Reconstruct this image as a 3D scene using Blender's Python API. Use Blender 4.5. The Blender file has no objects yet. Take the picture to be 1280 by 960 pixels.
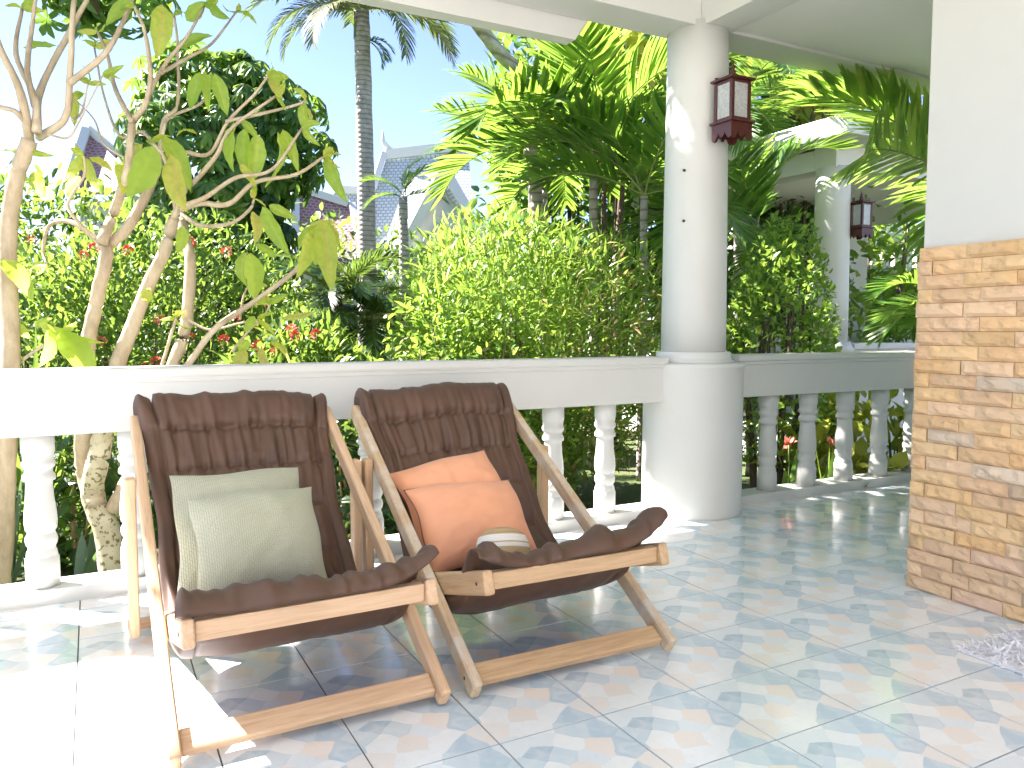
import bpy, bmesh, math, random
import numpy as np
from mathutils import Vector, Matrix
R = math.radians
PI = math.pi
rng = np.random.default_rng(7)
random.seed(7)
SC = bpy.context.scene
COL = SC.collection

# ------------------------------------------------------------------ camera
CAM_H = 1.092
YAW, PITCH, FPX = R(28.14), R(3.994), 980.5
cam_d = bpy.data.cameras.new('camera'); cam = bpy.data.objects.new('camera', cam_d); COL.objects.link(cam)
cam.location = (0, 0, CAM_H); cam.rotation_euler = (PI/2 - PITCH, 0, -YAW)
cam_d.sensor_width = 36; cam_d.lens = 36*FPX/1280; cam_d.clip_start = 0.05; cam_d.clip_end = 2000
SC.camera = cam
# ------------------------------------------------------------------ sky, sun, exposure
SUN_SX, SUN_SY = -0.72, 0.70          # horizontal offset towards the sun per metre of height
sun_dir = Vector((SUN_SX, SUN_SY, 1)).normalized()
world = bpy.data.worlds.new('World'); SC.world = world; world.use_nodes = True
wn = world.node_tree
sky = wn.nodes.new('ShaderNodeTexSky'); sky.sky_type = 'NISHITA'; sky.sun_disc = False
sky.sun_elevation = math.asin(sun_dir.z); sky.sun_rotation = math.atan2(sun_dir.x, sun_dir.y)
sky.air_density = .7; sky.dust_density = .5; sky.ozone_density = 1.6; sky.altitude = 300
bgn = wn.nodes['Background']; bgn.inputs['Strength'].default_value = 0.05
wn.links.new(sky.outputs[0], bgn.inputs[0])
sd = bpy.data.lights.new('sun', 'SUN'); sd.energy = 4.6; sd.angle = R(0.5); sd.color = (1, .95, .86)
sun = bpy.data.objects.new('sun', sd); COL.objects.link(sun)
sun.rotation_euler = sun_dir.to_track_quat('Z', 'Y').to_euler()
SC.view_settings.view_transform = 'Standard'; SC.view_settings.look = 'None'
SC.view_settings.gamma = 1; SC.view_settings.use_curve_mapping = False
SC.view_settings.exposure = 2.95
SC.view_settings.use_white_balance = True; SC.view_settings.white_balance_temperature = 6400; SC.view_settings.white_balance_tint = 20
SC.render.engine = 'CYCLES'
SC.cycles.max_bounces = 10; SC.cycles.diffuse_bounces = 5; SC.cycles.glossy_bounces = 4
SC.cycles.transmission_bounces = 6; SC.cycles.transparent_max_bounces = 8
SC.cycles.use_denoising = True
SC.cycles.sample_clamp_indirect = 6

_F = np.array([math.sin(YAW)*math.cos(PITCH), math.cos(YAW)*math.cos(PITCH), -math.sin(PITCH)])
_R = np.array([math.cos(YAW), -math.sin(YAW), 0]); _U = np.cross(_R, _F)
def at(x, y, d):
    """world point seen in the photograph at (x, y), d metres deep"""
    return np.array([0, 0, CAM_H]) + d*(_F + _R*(x-640)/FPX - _U*(y-480)/FPX)
def on_y(x, y, Y):
    v = _F + _R*(x-640)/FPX - _U*(y-480)/FPX
    return np.array([0, 0, CAM_H]) + v*Y/v[1]
GZ = -0.35      # garden level

# ------------------------------------------------------------------ helpers
def link(o, parent=None):
    COL.objects.link(o)
    if parent is not None: o.parent = parent
    return o
def tag(o, label=None, cat=None, group=None, kind=None):
    if label: o['label'] = label
    if cat: o['category'] = cat
    if group: o['group'] = group
    if kind: o['kind'] = kind
    return o
def thing(name, label, cat, loc=(0, 0, 0), rz=0, group=None):
    o = bpy.data.objects.new(name, None); o.empty_display_size = .1
    o.location = [float(c) for c in loc]; o.rotation_euler = (0, 0, rz)
    COL.objects.link(o)
    return tag(o, label, cat, group)
def mk_mesh(name, V, Fc, mat=None, smooth=False):
    me = bpy.data.meshes.new(name)
    me.from_pydata([tuple(map(float, v)) for v in V], [], [tuple(map(int, f)) for f in Fc])
    if mat: me.materials.append(mat)
    if smooth: me.polygons.foreach_set('use_smooth', [True]*len(me.polygons))
    me.update(); return me
def ob(name, me, parent=None, loc=None):
    o = bpy.data.objects.new(name, me); link(o, parent)
    if loc is not None: o.location = [float(c) for c in loc]
    return o
def bm_mesh(name, bm, mat, smooth=False):
    me = bpy.data.meshes.new(name); bm.to_mesh(me); bm.free()
    if mat: me.materials.append(mat)
    if smooth: me.polygons.foreach_set('use_smooth', [True]*len(me.polygons))
    return me
def box_me(name, a, b, mat, bevel=0.0, seg=2):
    bm = bmesh.new(); bmesh.ops.create_cube(bm, size=1)
    a = Vector(a); b = Vector(b); c = (a+b)/2; s = b-a
    for v in bm.verts: v.co = Vector((v.co.x*s.x, v.co.y*s.y, v.co.z*s.z)) + c
    if bevel: bmesh.ops.bevel(bm, geom=bm.edges[:], offset=bevel, segments=seg, profile=.6, affect='EDGES')
    return bm_mesh(name, bm, mat)
def box(name, a, b, mat, parent=None, bevel=0.0):
    return ob(name, box_me(name, a, b, mat, bevel), parent)
def beam(name, p0, p1, w, h, mat, parent=None, bevel=.006, lateral=(1, 0, 0), seg=2):
    """bar from p0 to p1, w wide along lateral, h across"""
    p0 = Vector(p0); p1 = Vector(p1); d = p1-p0; L = d.length; d.normalize()
    lat = Vector(lateral); lat = (lat - d*lat.dot(d)).normalized(); up = d.cross(lat)
    bm = bmesh.new(); bmesh.ops.create_cube(bm, size=1)
    for v in bm.verts: v.co = Vector((v.co.x*w, v.co.y*L, v.co.z*h))
    if bevel: bmesh.ops.bevel(bm, geom=bm.edges[:], offset=bevel, segments=seg, profile=.6, affect='EDGES')
    o = ob(name, bm_mesh(name, bm, mat), parent)
    m = Matrix((lat, d, -up)).transposed().to_4x4()
    if m.determinant() < 0: m = Matrix((lat, d, up)).transposed().to_4x4()
    m.translation = (p0+p1)/2; o.matrix_local = m
    return o
def lathe_me(name, prof, mat, n=32, smooth=True, cap=True):
    V = []; Fc = []
    for r, z in prof:
        for k in range(n):
            a = 2*PI*k/n; V.append((r*math.cos(a), r*math.sin(a), z))
    for i in range(len(prof)-1):
        for k in range(n):
            k2 = (k+1) % n; Fc.append((i*n+k, i*n+k2, (i+1)*n+k2, (i+1)*n+k))
    if cap: Fc.append(tuple(range(n-1, -1, -1))); Fc.append(tuple((len(prof)-1)*n+k for k in range(n)))
    me = mk_mesh(name, V, Fc, mat, smooth)
    return me
def tube_arrays(pts, rad, n=7, seed=0, wob=0.0):
    pts = np.array(pts, float); rad = np.array(rad, float)
    V = []; Fc = []
    g = np.random.default_rng(seed)
    for i, p in enumerate(pts):
        d = pts[min(i+1, len(pts)-1)] - pts[max(i-1, 0)]; d /= np.linalg.norm(d)+1e-9
        a = np.cross(d, [0.31, .17, .93] if abs(d[2]) < .95 else [1, 0, 0]); a /= np.linalg.norm(a); b = np.cross(d, a)
        for k in range(n):
            t = 2*PI*k/n; r = rad[i]*(1+wob*g.normal())
            V.append(p + a*r*math.cos(t) + b*r*math.sin(t))
    for i in range(len(pts)-1):
        for k in range(n):
            k2 = (k+1) % n; Fc.append((i*n+k, i*n+k2, (i+1)*n+k2, (i+1)*n+k))
    Fc.append(tuple(range(n-1, -1, -1))); Fc.append(tuple((len(pts)-1)*n+k for k in range(n)))
    return V, Fc
def smooth_path(pts, m=5):
    """Catmull-Rom through pts"""
    P = np.array(pts, float)
    if len(P) < 3: 
        return np.array([P[0]+(P[-1]-P[0])*t for t in np.linspace(0, 1, m+1)])
    Q = np.vstack([2*P[0]-P[1], P, 2*P[-1]-P[-2]]); out = []
    for i in range(1, len(Q)-2):
        for t in np.linspace(0, 1, m, endpoint=False):
            a, b, c, d = Q[i-1], Q[i], Q[i+1], Q[i+2]
            out.append(.5*((2*b)+(c-a)*t+(2*a-5*b+4*c-d)*t*t+(3*b-a-3*c+d)*t**3))
    out.append(P[-1]); return np.array(out)
def tube(name, pts, r0, r1, mat, parent=None, n=7, m=5, wob=0.0, seed=0):
    sp = smooth_path(pts, m); rad = np.linspace(r0, r1, len(sp))
    V, Fc = tube_arrays(sp, rad, n, seed, wob)
    return ob(name, mk_mesh(name, V, Fc, mat, True), parent)
# ---- leaf templates: (along, across, out) and faces
T_OVAL = (np.array([(0,0,0),(.28,.42,.05),(.28,0,-.01),(.28,-.42,.05),(.66,.46,.03),(.66,0,-.05),(.66,-.46,.03),(1,0,-.16)]),
          [(0,2,1),(0,3,2),(1,2,5,4),(2,3,6,5),(4,5,7),(5,6,7)])
T_DIAM = (np.array([(0,0,0),(.42,.5,.06),(1,0,-.08),(.42,-.5,.06)]), [(0,2,1),(0,3,2)])
T_LANCE = (np.array([(0,0,0),(.3,.5,.03),(.3,-.5,.03),(.65,.36,-.03),(.65,-.36,-.03),(1,0,-.2)]), [(0,2,1),(1,2,4,3),(3,4,5)])
def nrm(a): return a/(np.linalg.norm(a, axis=-1, keepdims=True)+1e-9)
def leaf_cloud(name, P, D, N, L, W, tm, mat, parent=None, tint=None, kind=None, smooth=False):
    T, F = tm; n = len(P); k = len(T)
    P = np.asarray(P, float); D = nrm(np.asarray(D, float)); N = np.asarray(N, float)
    S = nrm(np.cross(D, N)); N = np.cross(S, D)
    L = np.broadcast_to(L, (n,)); W = np.broadcast_to(W, (n,))
    V = (P[:, None] + T[None, :, 0, None]*(L[:, None, None]*D[:, None]) + T[None, :, 1, None]*(W[:, None, None]*S[:, None])
         + T[None, :, 2, None]*(L[:, None, None]*N[:, None])).reshape(-1, 3)
    lens = np.array([len(f) for f in F]); flat = np.concatenate([np.array(f) for f in F])
    loops = (flat[None] + (np.arange(n)*k)[:, None]).ravel()
    tot = np.tile(lens, n); start = np.concatenate([[0], np.cumsum(tot)[:-1]])
    me = bpy.data.meshes.new(name)
    me.vertices.add(len(V)); me.vertices.foreach_set('co', V.ravel())
    me.loops.add(len(loops)); me.loops.foreach_set('vertex_index', loops)
    me.polygons.add(len(tot)); me.polygons.foreach_set('loop_start', start); me.polygons.foreach_set('loop_total', tot)
    if smooth: me.polygons.foreach_set('use_smooth', np.ones(len(tot), bool))
    me.update(calc_edges=True)
    if tint is None: tint = rng.random(n)
    at_ = me.attributes.new('tint', 'FLOAT', 'POINT'); at_.data.foreach_set('value', np.repeat(np.asarray(tint, float), k))
    me.materials.append(mat)
    o = ob(name, me, parent)
    if kind: o['kind'] = kind
    return o

# ------------------------------------------------------------------ materials
def mat_new(name):
    m = bpy.data.materials.new(name); m.use_nodes = True
    nt = m.node_tree; b = nt.nodes['Principled BSDF']; return m, nt, b
def N_(nt, t, **kw):
    n = nt.nodes.new(t)
    for k, v in kw.items(): setattr(n, k, v)
    return n
def ramp(nt, fac, stops):
    r = N_(nt, 'ShaderNodeValToRGB'); e = r.color_ramp.elements
    while len(e) < len(stops): e.new(.5)
    for i, (p, c) in enumerate(stops): e[i].position = p; e[i].color = (*c, 1)
    nt.links.new(fac, r.inputs[0]); return r.outputs[0]
def noise(nt, scale, coord='Object', detail=4, rough=.55, stretch=None, dist=0):
    tc = N_(nt, 'ShaderNodeTexCoord'); out = tc.outputs[coord]
    if stretch:
        mp = N_(nt, 'ShaderNodeMapping'); mp.inputs['Scale'].default_value = stretch
        nt.links.new(out, mp.inputs[0]); out = mp.outputs[0]
    n = N_(nt, 'ShaderNodeTexNoise'); n.inputs['Scale'].default_value = scale
    n.inputs['Detail'].default_value = detail; n.inputs['Roughness'].default_value = rough; n.inputs['Distortion'].default_value = dist
    nt.links.new(out, n.inputs['Vector']); return n.outputs['Fac']
def bump(nt, b, h, strength=.3, dist=.01):
    bp = N_(nt, 'ShaderNodeBump'); bp.inputs['Strength'].default_value = strength; bp.inputs['Distance'].default_value = dist
    nt.links.new(h, bp.inputs['Height']); nt.links.new(bp.outputs[0], b.inputs['Normal']); return bp
def mix(nt, a, b, fac, mode='MIX'):
    m = N_(nt, 'ShaderNodeMix', data_type='RGBA', blend_type=mode)
    for s, v in ((6, a), (7, b)):
        if isinstance(v, tuple): m.inputs[s].default_value = (*v, 1)
        else: nt.links.new(v, m.inputs[s])
    if isinstance(fac, (int, float)): m.inputs[0].default_value = fac
    else: nt.links.new(fac, m.inputs[0])
    return m.outputs[2]
def m_paint(name, c, rough=.55, var=.06, bmp=.15, dirt=(.52, .50, .42), dirt_amt=.25):
    m, nt, b = mat_new(name)
    n1 = noise(nt, 2.2, detail=6); n2 = noise(nt, 90, detail=3)
    base = ramp(nt, n1, [(.3, tuple(x*(1-var) for x in c)), (.7, c)])
    n3 = noise(nt, 5, detail=8, rough=.7)
    mask = ramp(nt, n3, [(.58, (0, 0, 0)), (.78, (dirt_amt,)*3)])
    base = mix(nt, base, dirt, mask)
    nt.links.new(base, b.inputs['Base Color']); b.inputs['Roughness'].default_value = rough
    bump(nt, b, n2, bmp, .002); return m
M_WHITE = m_paint('white_paint', (.60, .605, .57))
M_WALL = m_paint('wall_render', (.55, .55, .515), .7, .04, .2, dirt_amt=.1)
M_CEILW = m_paint('white_ceiling', (.84, .84, .82), .7)
M_CEIL = m_paint('ceiling_paint', (.72, .72, .66), .75, .04, .1, dirt_amt=.08)
def m_wood(name, c0, c1, c2, grain=14, rough=.5, wear=None):
    m, nt, b = mat_new(name)
    g = noise(nt, grain, stretch=(6, .35, 6), detail=7, rough=.65, dist=.6)
    base = ramp(nt, g, [(.25, c0), (.52, c1), (.78, c2)])
    f = noise(nt, 60, stretch=(5, .12, 5), detail=3)
    base = mix(nt, base, tuple(x*.55 for x in c0), ramp(nt, f, [(.62, (0, 0, 0)), (.72, (.5, .5, .5))]))
    if wear:
        w = noise(nt, 6, detail=6, rough=.7)
        base = mix(nt, base, wear, ramp(nt, w, [(.45, (0, 0, 0)), (.62, (.8, .8, .8))]))
    k = noise(nt, 9, detail=2, stretch=(1, .5, 1))
    base = mix(nt, base, tuple(x*.4 for x in c0), ramp(nt, k, [(.72, (0, 0, 0)), (.78, (.7, .7, .7))]))
    nt.links.new(base, b.inputs['Base Color']); b.inputs['Roughness'].default_value = rough
    bump(nt, b, g, .2, .003); return m
M_PINE = m_wood('pine_wood', (.47, .29, .165), (.61, .41, .25), (.69, .50, .33))
M_PINE_OLD = m_wood('weathered_pine', (.36, .24, .13), (.52, .37, .22), (.60, .46, .30), wear=(.60, .55, .46), rough=.7)
M_TEAK = m_wood('teak_wood', (.38, .235, .12), (.52, .345, .19), (.60, .42, .25))
M_RED = m_wood('red_brown_wood', (.045, .009, .007), (.075, .016, .012), (.105, .025, .018), rough=.42)
def m_fabric(name, c, rough=.75, weave=900, sheen=.25, bstr=.15, var=.18):
    m, nt, b = mat_new(name)
    n1 = noise(nt, 7, detail=5)
    base = ramp(nt, n1, [(.3, tuple(x*(1-var) for x in c)), (.7, tuple(x*(1+var*.6) for x in c))])
    nt.links.new(base, b.inputs['Base Color']); b.inputs['Roughness'].default_value = rough
    b.inputs['Sheen Weight'].default_value = sheen; b.inputs['Sheen Roughness'].default_value = .4
    bump(nt, b, noise(nt, weave, detail=2), bstr, .001); return m
M_BROWN = m_fabric('brown_cotton', (.092, .046, .026), .56, 700, .04)
M_ORANGE = m_fabric('orange_cotton', (.77, .36, .20), .8, 800, .15, var=.08)
M_PIPING = m_fabric('brown_piping', (.20, .085, .05), .7)
def m_weave():
    m, nt, b = mat_new('green_woven_cotton')
    tc = N_(nt, 'ShaderNodeTexCoord')
    br = N_(nt, 'ShaderNodeTexBrick'); br.offset = .5
    br.inputs['Scale'].default_value = 1; br.inputs['Brick Width'].default_value = .015; br.inputs['Row Height'].default_value = .0065
    br.inputs['Mortar Size'].default_value = .0016; br.inputs['Mortar Smooth'].default_value = 1
    mp = N_(nt, 'ShaderNodeMapping'); mp.inputs['Rotation'].default_value = (0, 0, PI/2)
    dn = N_(nt, 'ShaderNodeTexNoise'); dn.inputs['Scale'].default_value = 25
    nt.links.new(tc.outputs['Object'], dn.inputs['Vector'])
    ad = N_(nt, 'ShaderNodeVectorMath', operation='MULTIPLY_ADD'); ad.inputs[1].default_value = (.004, .004, 0)
    nt.links.new(dn.outputs['Color'], ad.inputs[0]); nt.links.new(tc.outputs['Object'], ad.inputs[2])
    nt.links.new(ad.outputs[0], mp.inputs[0]); nt.links.new(mp.outputs[0], br.inputs['Vector'])
    base = ramp(nt, br.outputs['Fac'], [(0, (.47, .475, .345)), (1, (.335, .345, .235))])
    base = mix(nt, base, (.52, .52, .39), noise(nt, 9), 'MIX')
    nt.links.new(base, b.inputs['Base Color']); b.inputs['Roughness'].default_value = .9
    iv = N_(nt, 'ShaderNodeMath', operation='SUBTRACT'); iv.inputs[0].default_value = 1
    nt.links.new(br.outputs['Fac'], iv.inputs[1]); bump(nt, b, iv.outputs[0], .9, .003); return m
M_WEAVE = m_weave()
def m_leaf(name, stops, trans=.42, rough=.42, tcol=None, nscale=3.0):
    """leaf: tint attribute picks the colour along the ramp; light also comes through"""
    m, nt, b = mat_new(name)
    a = N_(nt, 'ShaderNodeAttribute', attribute_name='tint')
    c = ramp(nt, a.outputs['Fac'], stops)
    n = noise(nt, nscale, detail=3)
    c = mix(nt, c, tuple(x*.6 for x in stops[0][1]), ramp(nt, n, [(.45, (0, 0, 0)), (.75, (.5, .5, .5))]))
    nt.links.new(c, b.inputs['Base Color']); b.inputs['Roughness'].default_value = rough
    tr = N_(nt, 'ShaderNodeBsdfTranslucent')
    tc = mix(nt, c, tcol or (.42, .62, .08), .45 if tcol is None else .55)
    nt.links.new(tc, tr.inputs['Color'])
    ms = N_(nt, 'ShaderNodeMixShader'); ms.inputs[0].default_value = trans
    nt.links.new(b.outputs[0], ms.inputs[1]); nt.links.new(tr.outputs[0], ms.inputs[2])
    nt.links.new(ms.outputs[0], nt.nodes['Material Output'].inputs['Surface']); return m
M_L_FRANGI = m_leaf('frangipani_leaf', [(0, (.18, .36, .04)), (.55, (.33, .48, .06)), (.8, (.56, .56, .10)), (1, (.60, .42, .14))], .68, nscale=9, tcol=(.92, 1.0, .16))
M_L_IXORA = m_leaf('ixora_leaf', [(0, (.022, .07, .014)), (.5, (.075, .17, .024)), (1, (.21, .32, .05))], .42)
M_L_BAMBOO = m_leaf('bamboo_leaf', [(0, (.08, .19, .025)), (.5, (.19, .34, .04)), (.82, (.33, .44, .07)), (.9, (.46, .33, .16)), (1, (.50, .38, .23))], .48)
M_L_SCHEFF = m_leaf('umbrella_leaf', [(0, (.028, .095, .02)), (.6, (.065, .18, .03)), (1, (.17, .31, .05))], .38, .36)
M_L_PALM = m_leaf('palm_leaf', [(0, (.03, .11, .015)), (.55, (.075, .20, .022)), (1, (.18, .31, .04))], .45, .34)
M_L_PALM_Y = m_leaf('palm_leaf_pale', [(0, (.11, .25, .04)), (.6, (.21, .37, .05)), (1, (.38, .48, .09))], .5, .34)
M_L_ROYAL = m_leaf('tall_palm_leaf', [(0, (.05, .075, .02)), (.6, (.10, .12, .03)), (1, (.22, .20, .07))], .25, .65)
M_L_DARK = m_leaf('dark_shrub_leaf', [(0, (.012, .045, .018)), (.6, (.028, .085, .026)), (1, (.07, .15, .04))], .3, .38)
M_L_SHRUB = m_leaf('bright_shrub_leaf', [(0, (.06, .16, .02)), (.5, (.15, .29, .03)), (1, (.30, .41, .05))], .45)
M_L_YEL = m_leaf('yellow_leaf', [(0, (.22, .27, .03)), (.5, (.40, .40, .05)), (1, (.55, .50, .10))], .45)
M_L_BLUE = m_leaf('blue_green_leaf', [(0, (.05, .11, .08)), (1, (.13, .21, .15))], .2, .4)
def m_bark(name, c0, c1, c2, sc=8, bstr=.6, stretch=(1, 1, .4)):
    m, nt, b = mat_new(name)
    n = noise(nt, sc, detail=8, rough=.7, stretch=stretch)
    base = ramp(nt, n, [(.3, c0), (.5, c1), (.7, c2)])
    nt.links.new(base, b.inputs['Base Color']); b.inputs['Roughness'].default_value = .85
    bump(nt, b, n, bstr, .02); return m
M_B_FRANGI = m_bark('frangipani_bark', (.26, .20, .13), (.42, .34, .23), (.54, .46, .34), 9, .45)
M_B_DARK = m_bark('dark_bark', (.05, .035, .025), (.11, .08, .055), (.18, .14, .10), 12)
M_B_STRAW = m_bark('dry_stem', (.22, .15, .08), (.34, .25, .14), (.45, .36, .22), 14)
def m_spotbark():
    m, nt, b = mat_new('blotched_bark')
    n = noise(nt, 7, detail=6); base = ramp(nt, n, [(.3, (.36, .31, .19)), (.6, (.50, .46, .32)), (.8, (.58, .53, .40))])
    s = noise(nt, 42, detail=3, rough=.5)
    base = mix(nt, base, (.12, .10, .035), ramp(nt, s, [(.56, (0, 0, 0)), (.61, (.9, .9, .9))]))
    nt.links.new(base, b.inputs['Base Color']); b.inputs['Roughness'].default_value = .85
    bump(nt, b, n, .4, .02); return m
M_B_SPOT = m_spotbark()
def m_palmtrunk():
    m, nt, b = mat_new('palm_trunk_bark')
    w = N_(nt, 'ShaderNodeTexWave', wave_type='BANDS', bands_direction='Z'); w.inputs['Scale'].default_value = 3.2
    w.inputs['Distortion'].default_value = 1.2; w.inputs['Detail'].default_value = 3
    tc = N_(nt, 'ShaderNodeTexCoord'); nt.links.new(tc.outputs['Object'], w.inputs['Vector'])
    n = noise(nt, 10, detail=7)
    base = ramp(nt, n, [(.3, (.24, .21, .19)), (.7, (.44, .41, .38))])
    base = mix(nt, base, (.13, .10, .08), ramp(nt, w.outputs['Fac'], [(.0, (.75, .75, .75)), (.22, (0, 0, 0))]))
    nt.links.new(base, b.inputs['Base Color']); b.inputs['Roughness'].default_value = .9
    bump(nt, b, w.outputs['Fac'], .5, .02); return m
M_B_PALM = m_palmtrunk()
def m_plain(name, c, rough=.6, metal=0.0):
    m, nt, b = mat_new(name); n = noise(nt, 20, detail=4)
    nt.links.new(ramp(nt, n, [(.3, tuple(x*.85 for x in c)), (.7, c)]), b.inputs['Base Color'])
    b.inputs['Roughness'].default_value = rough; b.inputs['Metallic'].default_value = metal; return m
M_BOLT = m_plain('dark_bolt', (.10, .08, .07), .5, .6)
M_FLOWER = m_plain('red_flower', (.62, .07, .05)); M_FLOWER2 = m_plain('coral_flower', (.68, .20, .13))
M_RIB = m_plain('palm_rib', (.22, .24, .07), .5)
M_STEMG = m_plain('green_stem', (.09, .13, .03), .6)

# ------------------------------------------------------------------ the setting: ground
def m_ground():
    m, nt, b = mat_new('garden_lawn')
    n = noise(nt, 1.3, detail=8); n2 = noise(nt, 40, detail=5, rough=.7)
    c = ramp(nt, n, [(.3, (.06, .11, .02)), (.55, (.11, .16, .035)), (.8, (.20, .17, .08))])
    c = mix(nt, c, (.03, .045, .012), ramp(nt, n2, [(.4, (.7, .7, .7)), (.65, (0, 0, 0))]))
    nt.links.new(c, b.inputs['Base Color']); b.inputs['Roughness'].default_value = .95
    bump(nt, b, n2, .8, .04); return m
M_GROUND = m_ground()
g = ob('ground', mk_mesh('ground', [(-400, -400, GZ), (400, -400, GZ), (400, 400, GZ), (-400, 400, GZ)], [(0, 1, 2, 3)], M_GROUND))
tag(g, 'grassy garden ground beyond the porch', kind='structure')

M_PAVE = m_paint('pale_concrete', (.58, .55, .49), .85, .12, .4)
o = ob('bounce_pavement', mk_mesh('bounce_pavement', [(-12, -30, GZ+.004), (14, -30, GZ+.004), (14, -1.35, GZ+.004), (-12, -1.35, GZ+.004)], [(0, 1, 2, 3)], M_PAVE)); tag(o, kind='structure')  # paving added out of view, throws sunlight up into the porch
bounce_wall = box('wall', (-9, -7.3, GZ), (11, -7, 4.2), M_WALL); tag(bounce_wall, 'unseen pale wall added across the forecourt to bounce sunlight into the porch', kind='structure')  # wall added out of view, its sunlit face fills the porch with light
# ------------------------------------------------------------------ porch floor and its printed tiles
T = .33; TX, TY = 1.57394, 1.77856
M_GROUT = m_plain('grout', (.11, .12, .12), .9)
floor = box('floor', (-4.2, -1.3, GZ-.02), (7.2, 3.62, -.004), M_GROUT); tag(floor, 'raised porch floor with printed ceramic tiles', kind='structure')
def m_tile():
    m, nt, b = mat_new('printed_tile')
    a = N_(nt, 'ShaderNodeAttribute', attribute_name='print')
    oi = N_(nt, 'ShaderNodeObjectInfo')
    tc = N_(nt, 'ShaderNodeTexCoord')
    ad = N_(nt, 'ShaderNodeVectorMath', operation='ADD')
    nt.links.new(tc.outputs['Object'], ad.inputs[0]); nt.links.new(oi.outputs['Location'], ad.inputs[1])
    n = N_(nt, 'ShaderNodeTexNoise'); n.inputs['Scale'].default_value = 14; n.inputs['Detail'].default_value = 6; n.inputs['Distortion'].default_value = 1.5
    nt.links.new(tc.outputs['Object'], n.inputs['Vector'])
    n2 = N_(nt, 'ShaderNodeTexNoise'); n2.inputs['Scale'].default_value = 55; n2.inputs['Detail'].default_value = 5
    nt.links.new(tc.outputs['Object'], n2.inputs['Vector'])
    c = mix(nt, a.outputs['Color'], (.76, .81, .82), ramp(nt, n.outputs['Fac'], [(.42, (0, 0, 0)), (.72, (.6, .6, .6))]))
    c = mix(nt, c, (.56, .66, .72), ramp(nt, n2.outputs['Fac'], [(.58, (0, 0, 0)), (.8, (.35, .35, .35))]))
    dirt = N_(nt, 'ShaderNodeTexNoise'); dirt.inputs['Scale'].default_value = 3; dirt.inputs['Detail'].default_value = 8
    nt.links.new(ad.outputs[0], dirt.inputs['Vector'])
    c = mix(nt, c, (.60, .62, .60), ramp(nt, dirt.outputs['Fac'], [(.55, (0, 0, 0)), (.8, (.25, .25, .25))]))
    nt.links.new(c, b.inputs['Base Color'])
    rr = ramp(nt, dirt.outputs['Fac'], [(.3, (.10,)*3), (.8, (.24,)*3)])
    nt.links.new(rr, b.inputs['Roughness']); b.inputs['Specular IOR Level'].default_value = .6; b.inputs['Coat Weight'].default_value = .4; b.inputs['Coat Roughness'].default_value = .06
    bump(nt, b, n.outputs['Fac'], .05, .004); return m
M_TILE = m_tile()
BLUE, MID, PALE, WHT, PEACH, PINK = (.51, .64, .73), (.60, .71, .77), (.74, .81, .84), (.84, .87, .87), (.84, .77, .70), (.84, .785, .73)
SEEDS = [(.70, .60, PEACH), (.41, .36, PEACH), (.0, .2, PINK), (.17, .46, WHT), (.63, .27, WHT), (.33, .07, WHT), (.90, .50, BLUE), (.76, .10, BLUE),
         (.36, .62, MID), (.50, .76, WHT), (.21, .74, (.44, .57, .66)), (.06, .60, MID), (.84, .83, BLUE), (.66, .90, MID), (.30, .90, PALE), (.08, .90, PALE), (.55, .48, PALE)]
def clip_half(poly, m_, d_):
    out = []
    for i in range(len(poly)):
        a, b = poly[i], poly[(i+1) % len(poly)]
        da, db = np.dot(a-m_, d_), np.dot(b-m_, d_)
        if da <= 0: out.append(a)
        if (da < 0 < db) or (db < 0 < da): out.append(a+(b-a)*da/(da-db))
    return out
def tile_mesh():
    S = []
    for x, y, c in SEEDS:
        for i in (-1, 0, 1):
            for j in (-1, 0, 1): S.append((np.array([x+i, y+j]), c))
    S = [s for s in S if -.5 < s[0][0] < 1.5 and -.5 < s[0][1] < 1.5]
    V, F, C = [], [], []
    asp = np.array([1.0, 1.0])
    def warp(p):
        k = np.clip(min(p[0], 1-p[0], p[1], 1-p[1])/.06, 0, 1)
        return p + k*.007*np.array([math.sin(23*p[1]+9*p[0])+.6*math.sin(51*p[1]), math.sin(21*p[0]-8*p[1]+1)+.6*math.sin(47*p[0]+2)])
    def emit(poly, col):
        # edges cut up so that they can wander
        q = []
        for i in range(len(poly)):
            a, b = poly[i], poly[(i+1) % len(poly)]
            n = max(1, int(np.linalg.norm(b-a)/.05))
            q += [a+(b-a)*t/n for t in range(n)]
        i0 = len(V)
        for p in q: w = warp(p); V.append(((w[0]-.5)*(T-.0046), (w[1]-.5)*(T-.0046), 0))
        F.append(tuple(range(i0, i0+len(q)))); C.append(col)
    for i, (p, c) in enumerate(S):
        poly = [np.array(q, float) for q in ((0, 0), (1, 0), (1, 1), (0, 1))]
        for j, (q, _) in enumerate(S):
            if i == j or np.linalg.norm(q-p) > 1.1: continue
            poly = clip_half(poly, (p+q)/2, q-p)
            if len(poly) < 3: break
        if len(poly) < 3: continue
        emit(poly, c)
    # rim
    h = (T-.0046)/2; i0 = len(V)
    for z in (0, -.004):
        e = 0
        for x, y in ((-h, -h), (h, -h), (h, h), (-h, h)): V.append((x, y, z))
    for k in range(4):
        k2 = (k+1) % 4; F.append((i0+4+k, i0+4+k2, i0+k2, i0+k)); C.append(PALE)
    me = mk_mesh('tile', V, F, M_TILE)
    at_ = me.attributes.new('print', 'FLOAT_COLOR', 'CORNER')
    arr = []
    for f, c in zip(F, C): arr += [(*c, 1)]*len(f)
    at_.data.foreach_set('color', np.array(arr, float).ravel())
    return me
TILE = tile_mesh()
far_tiles = []
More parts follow.
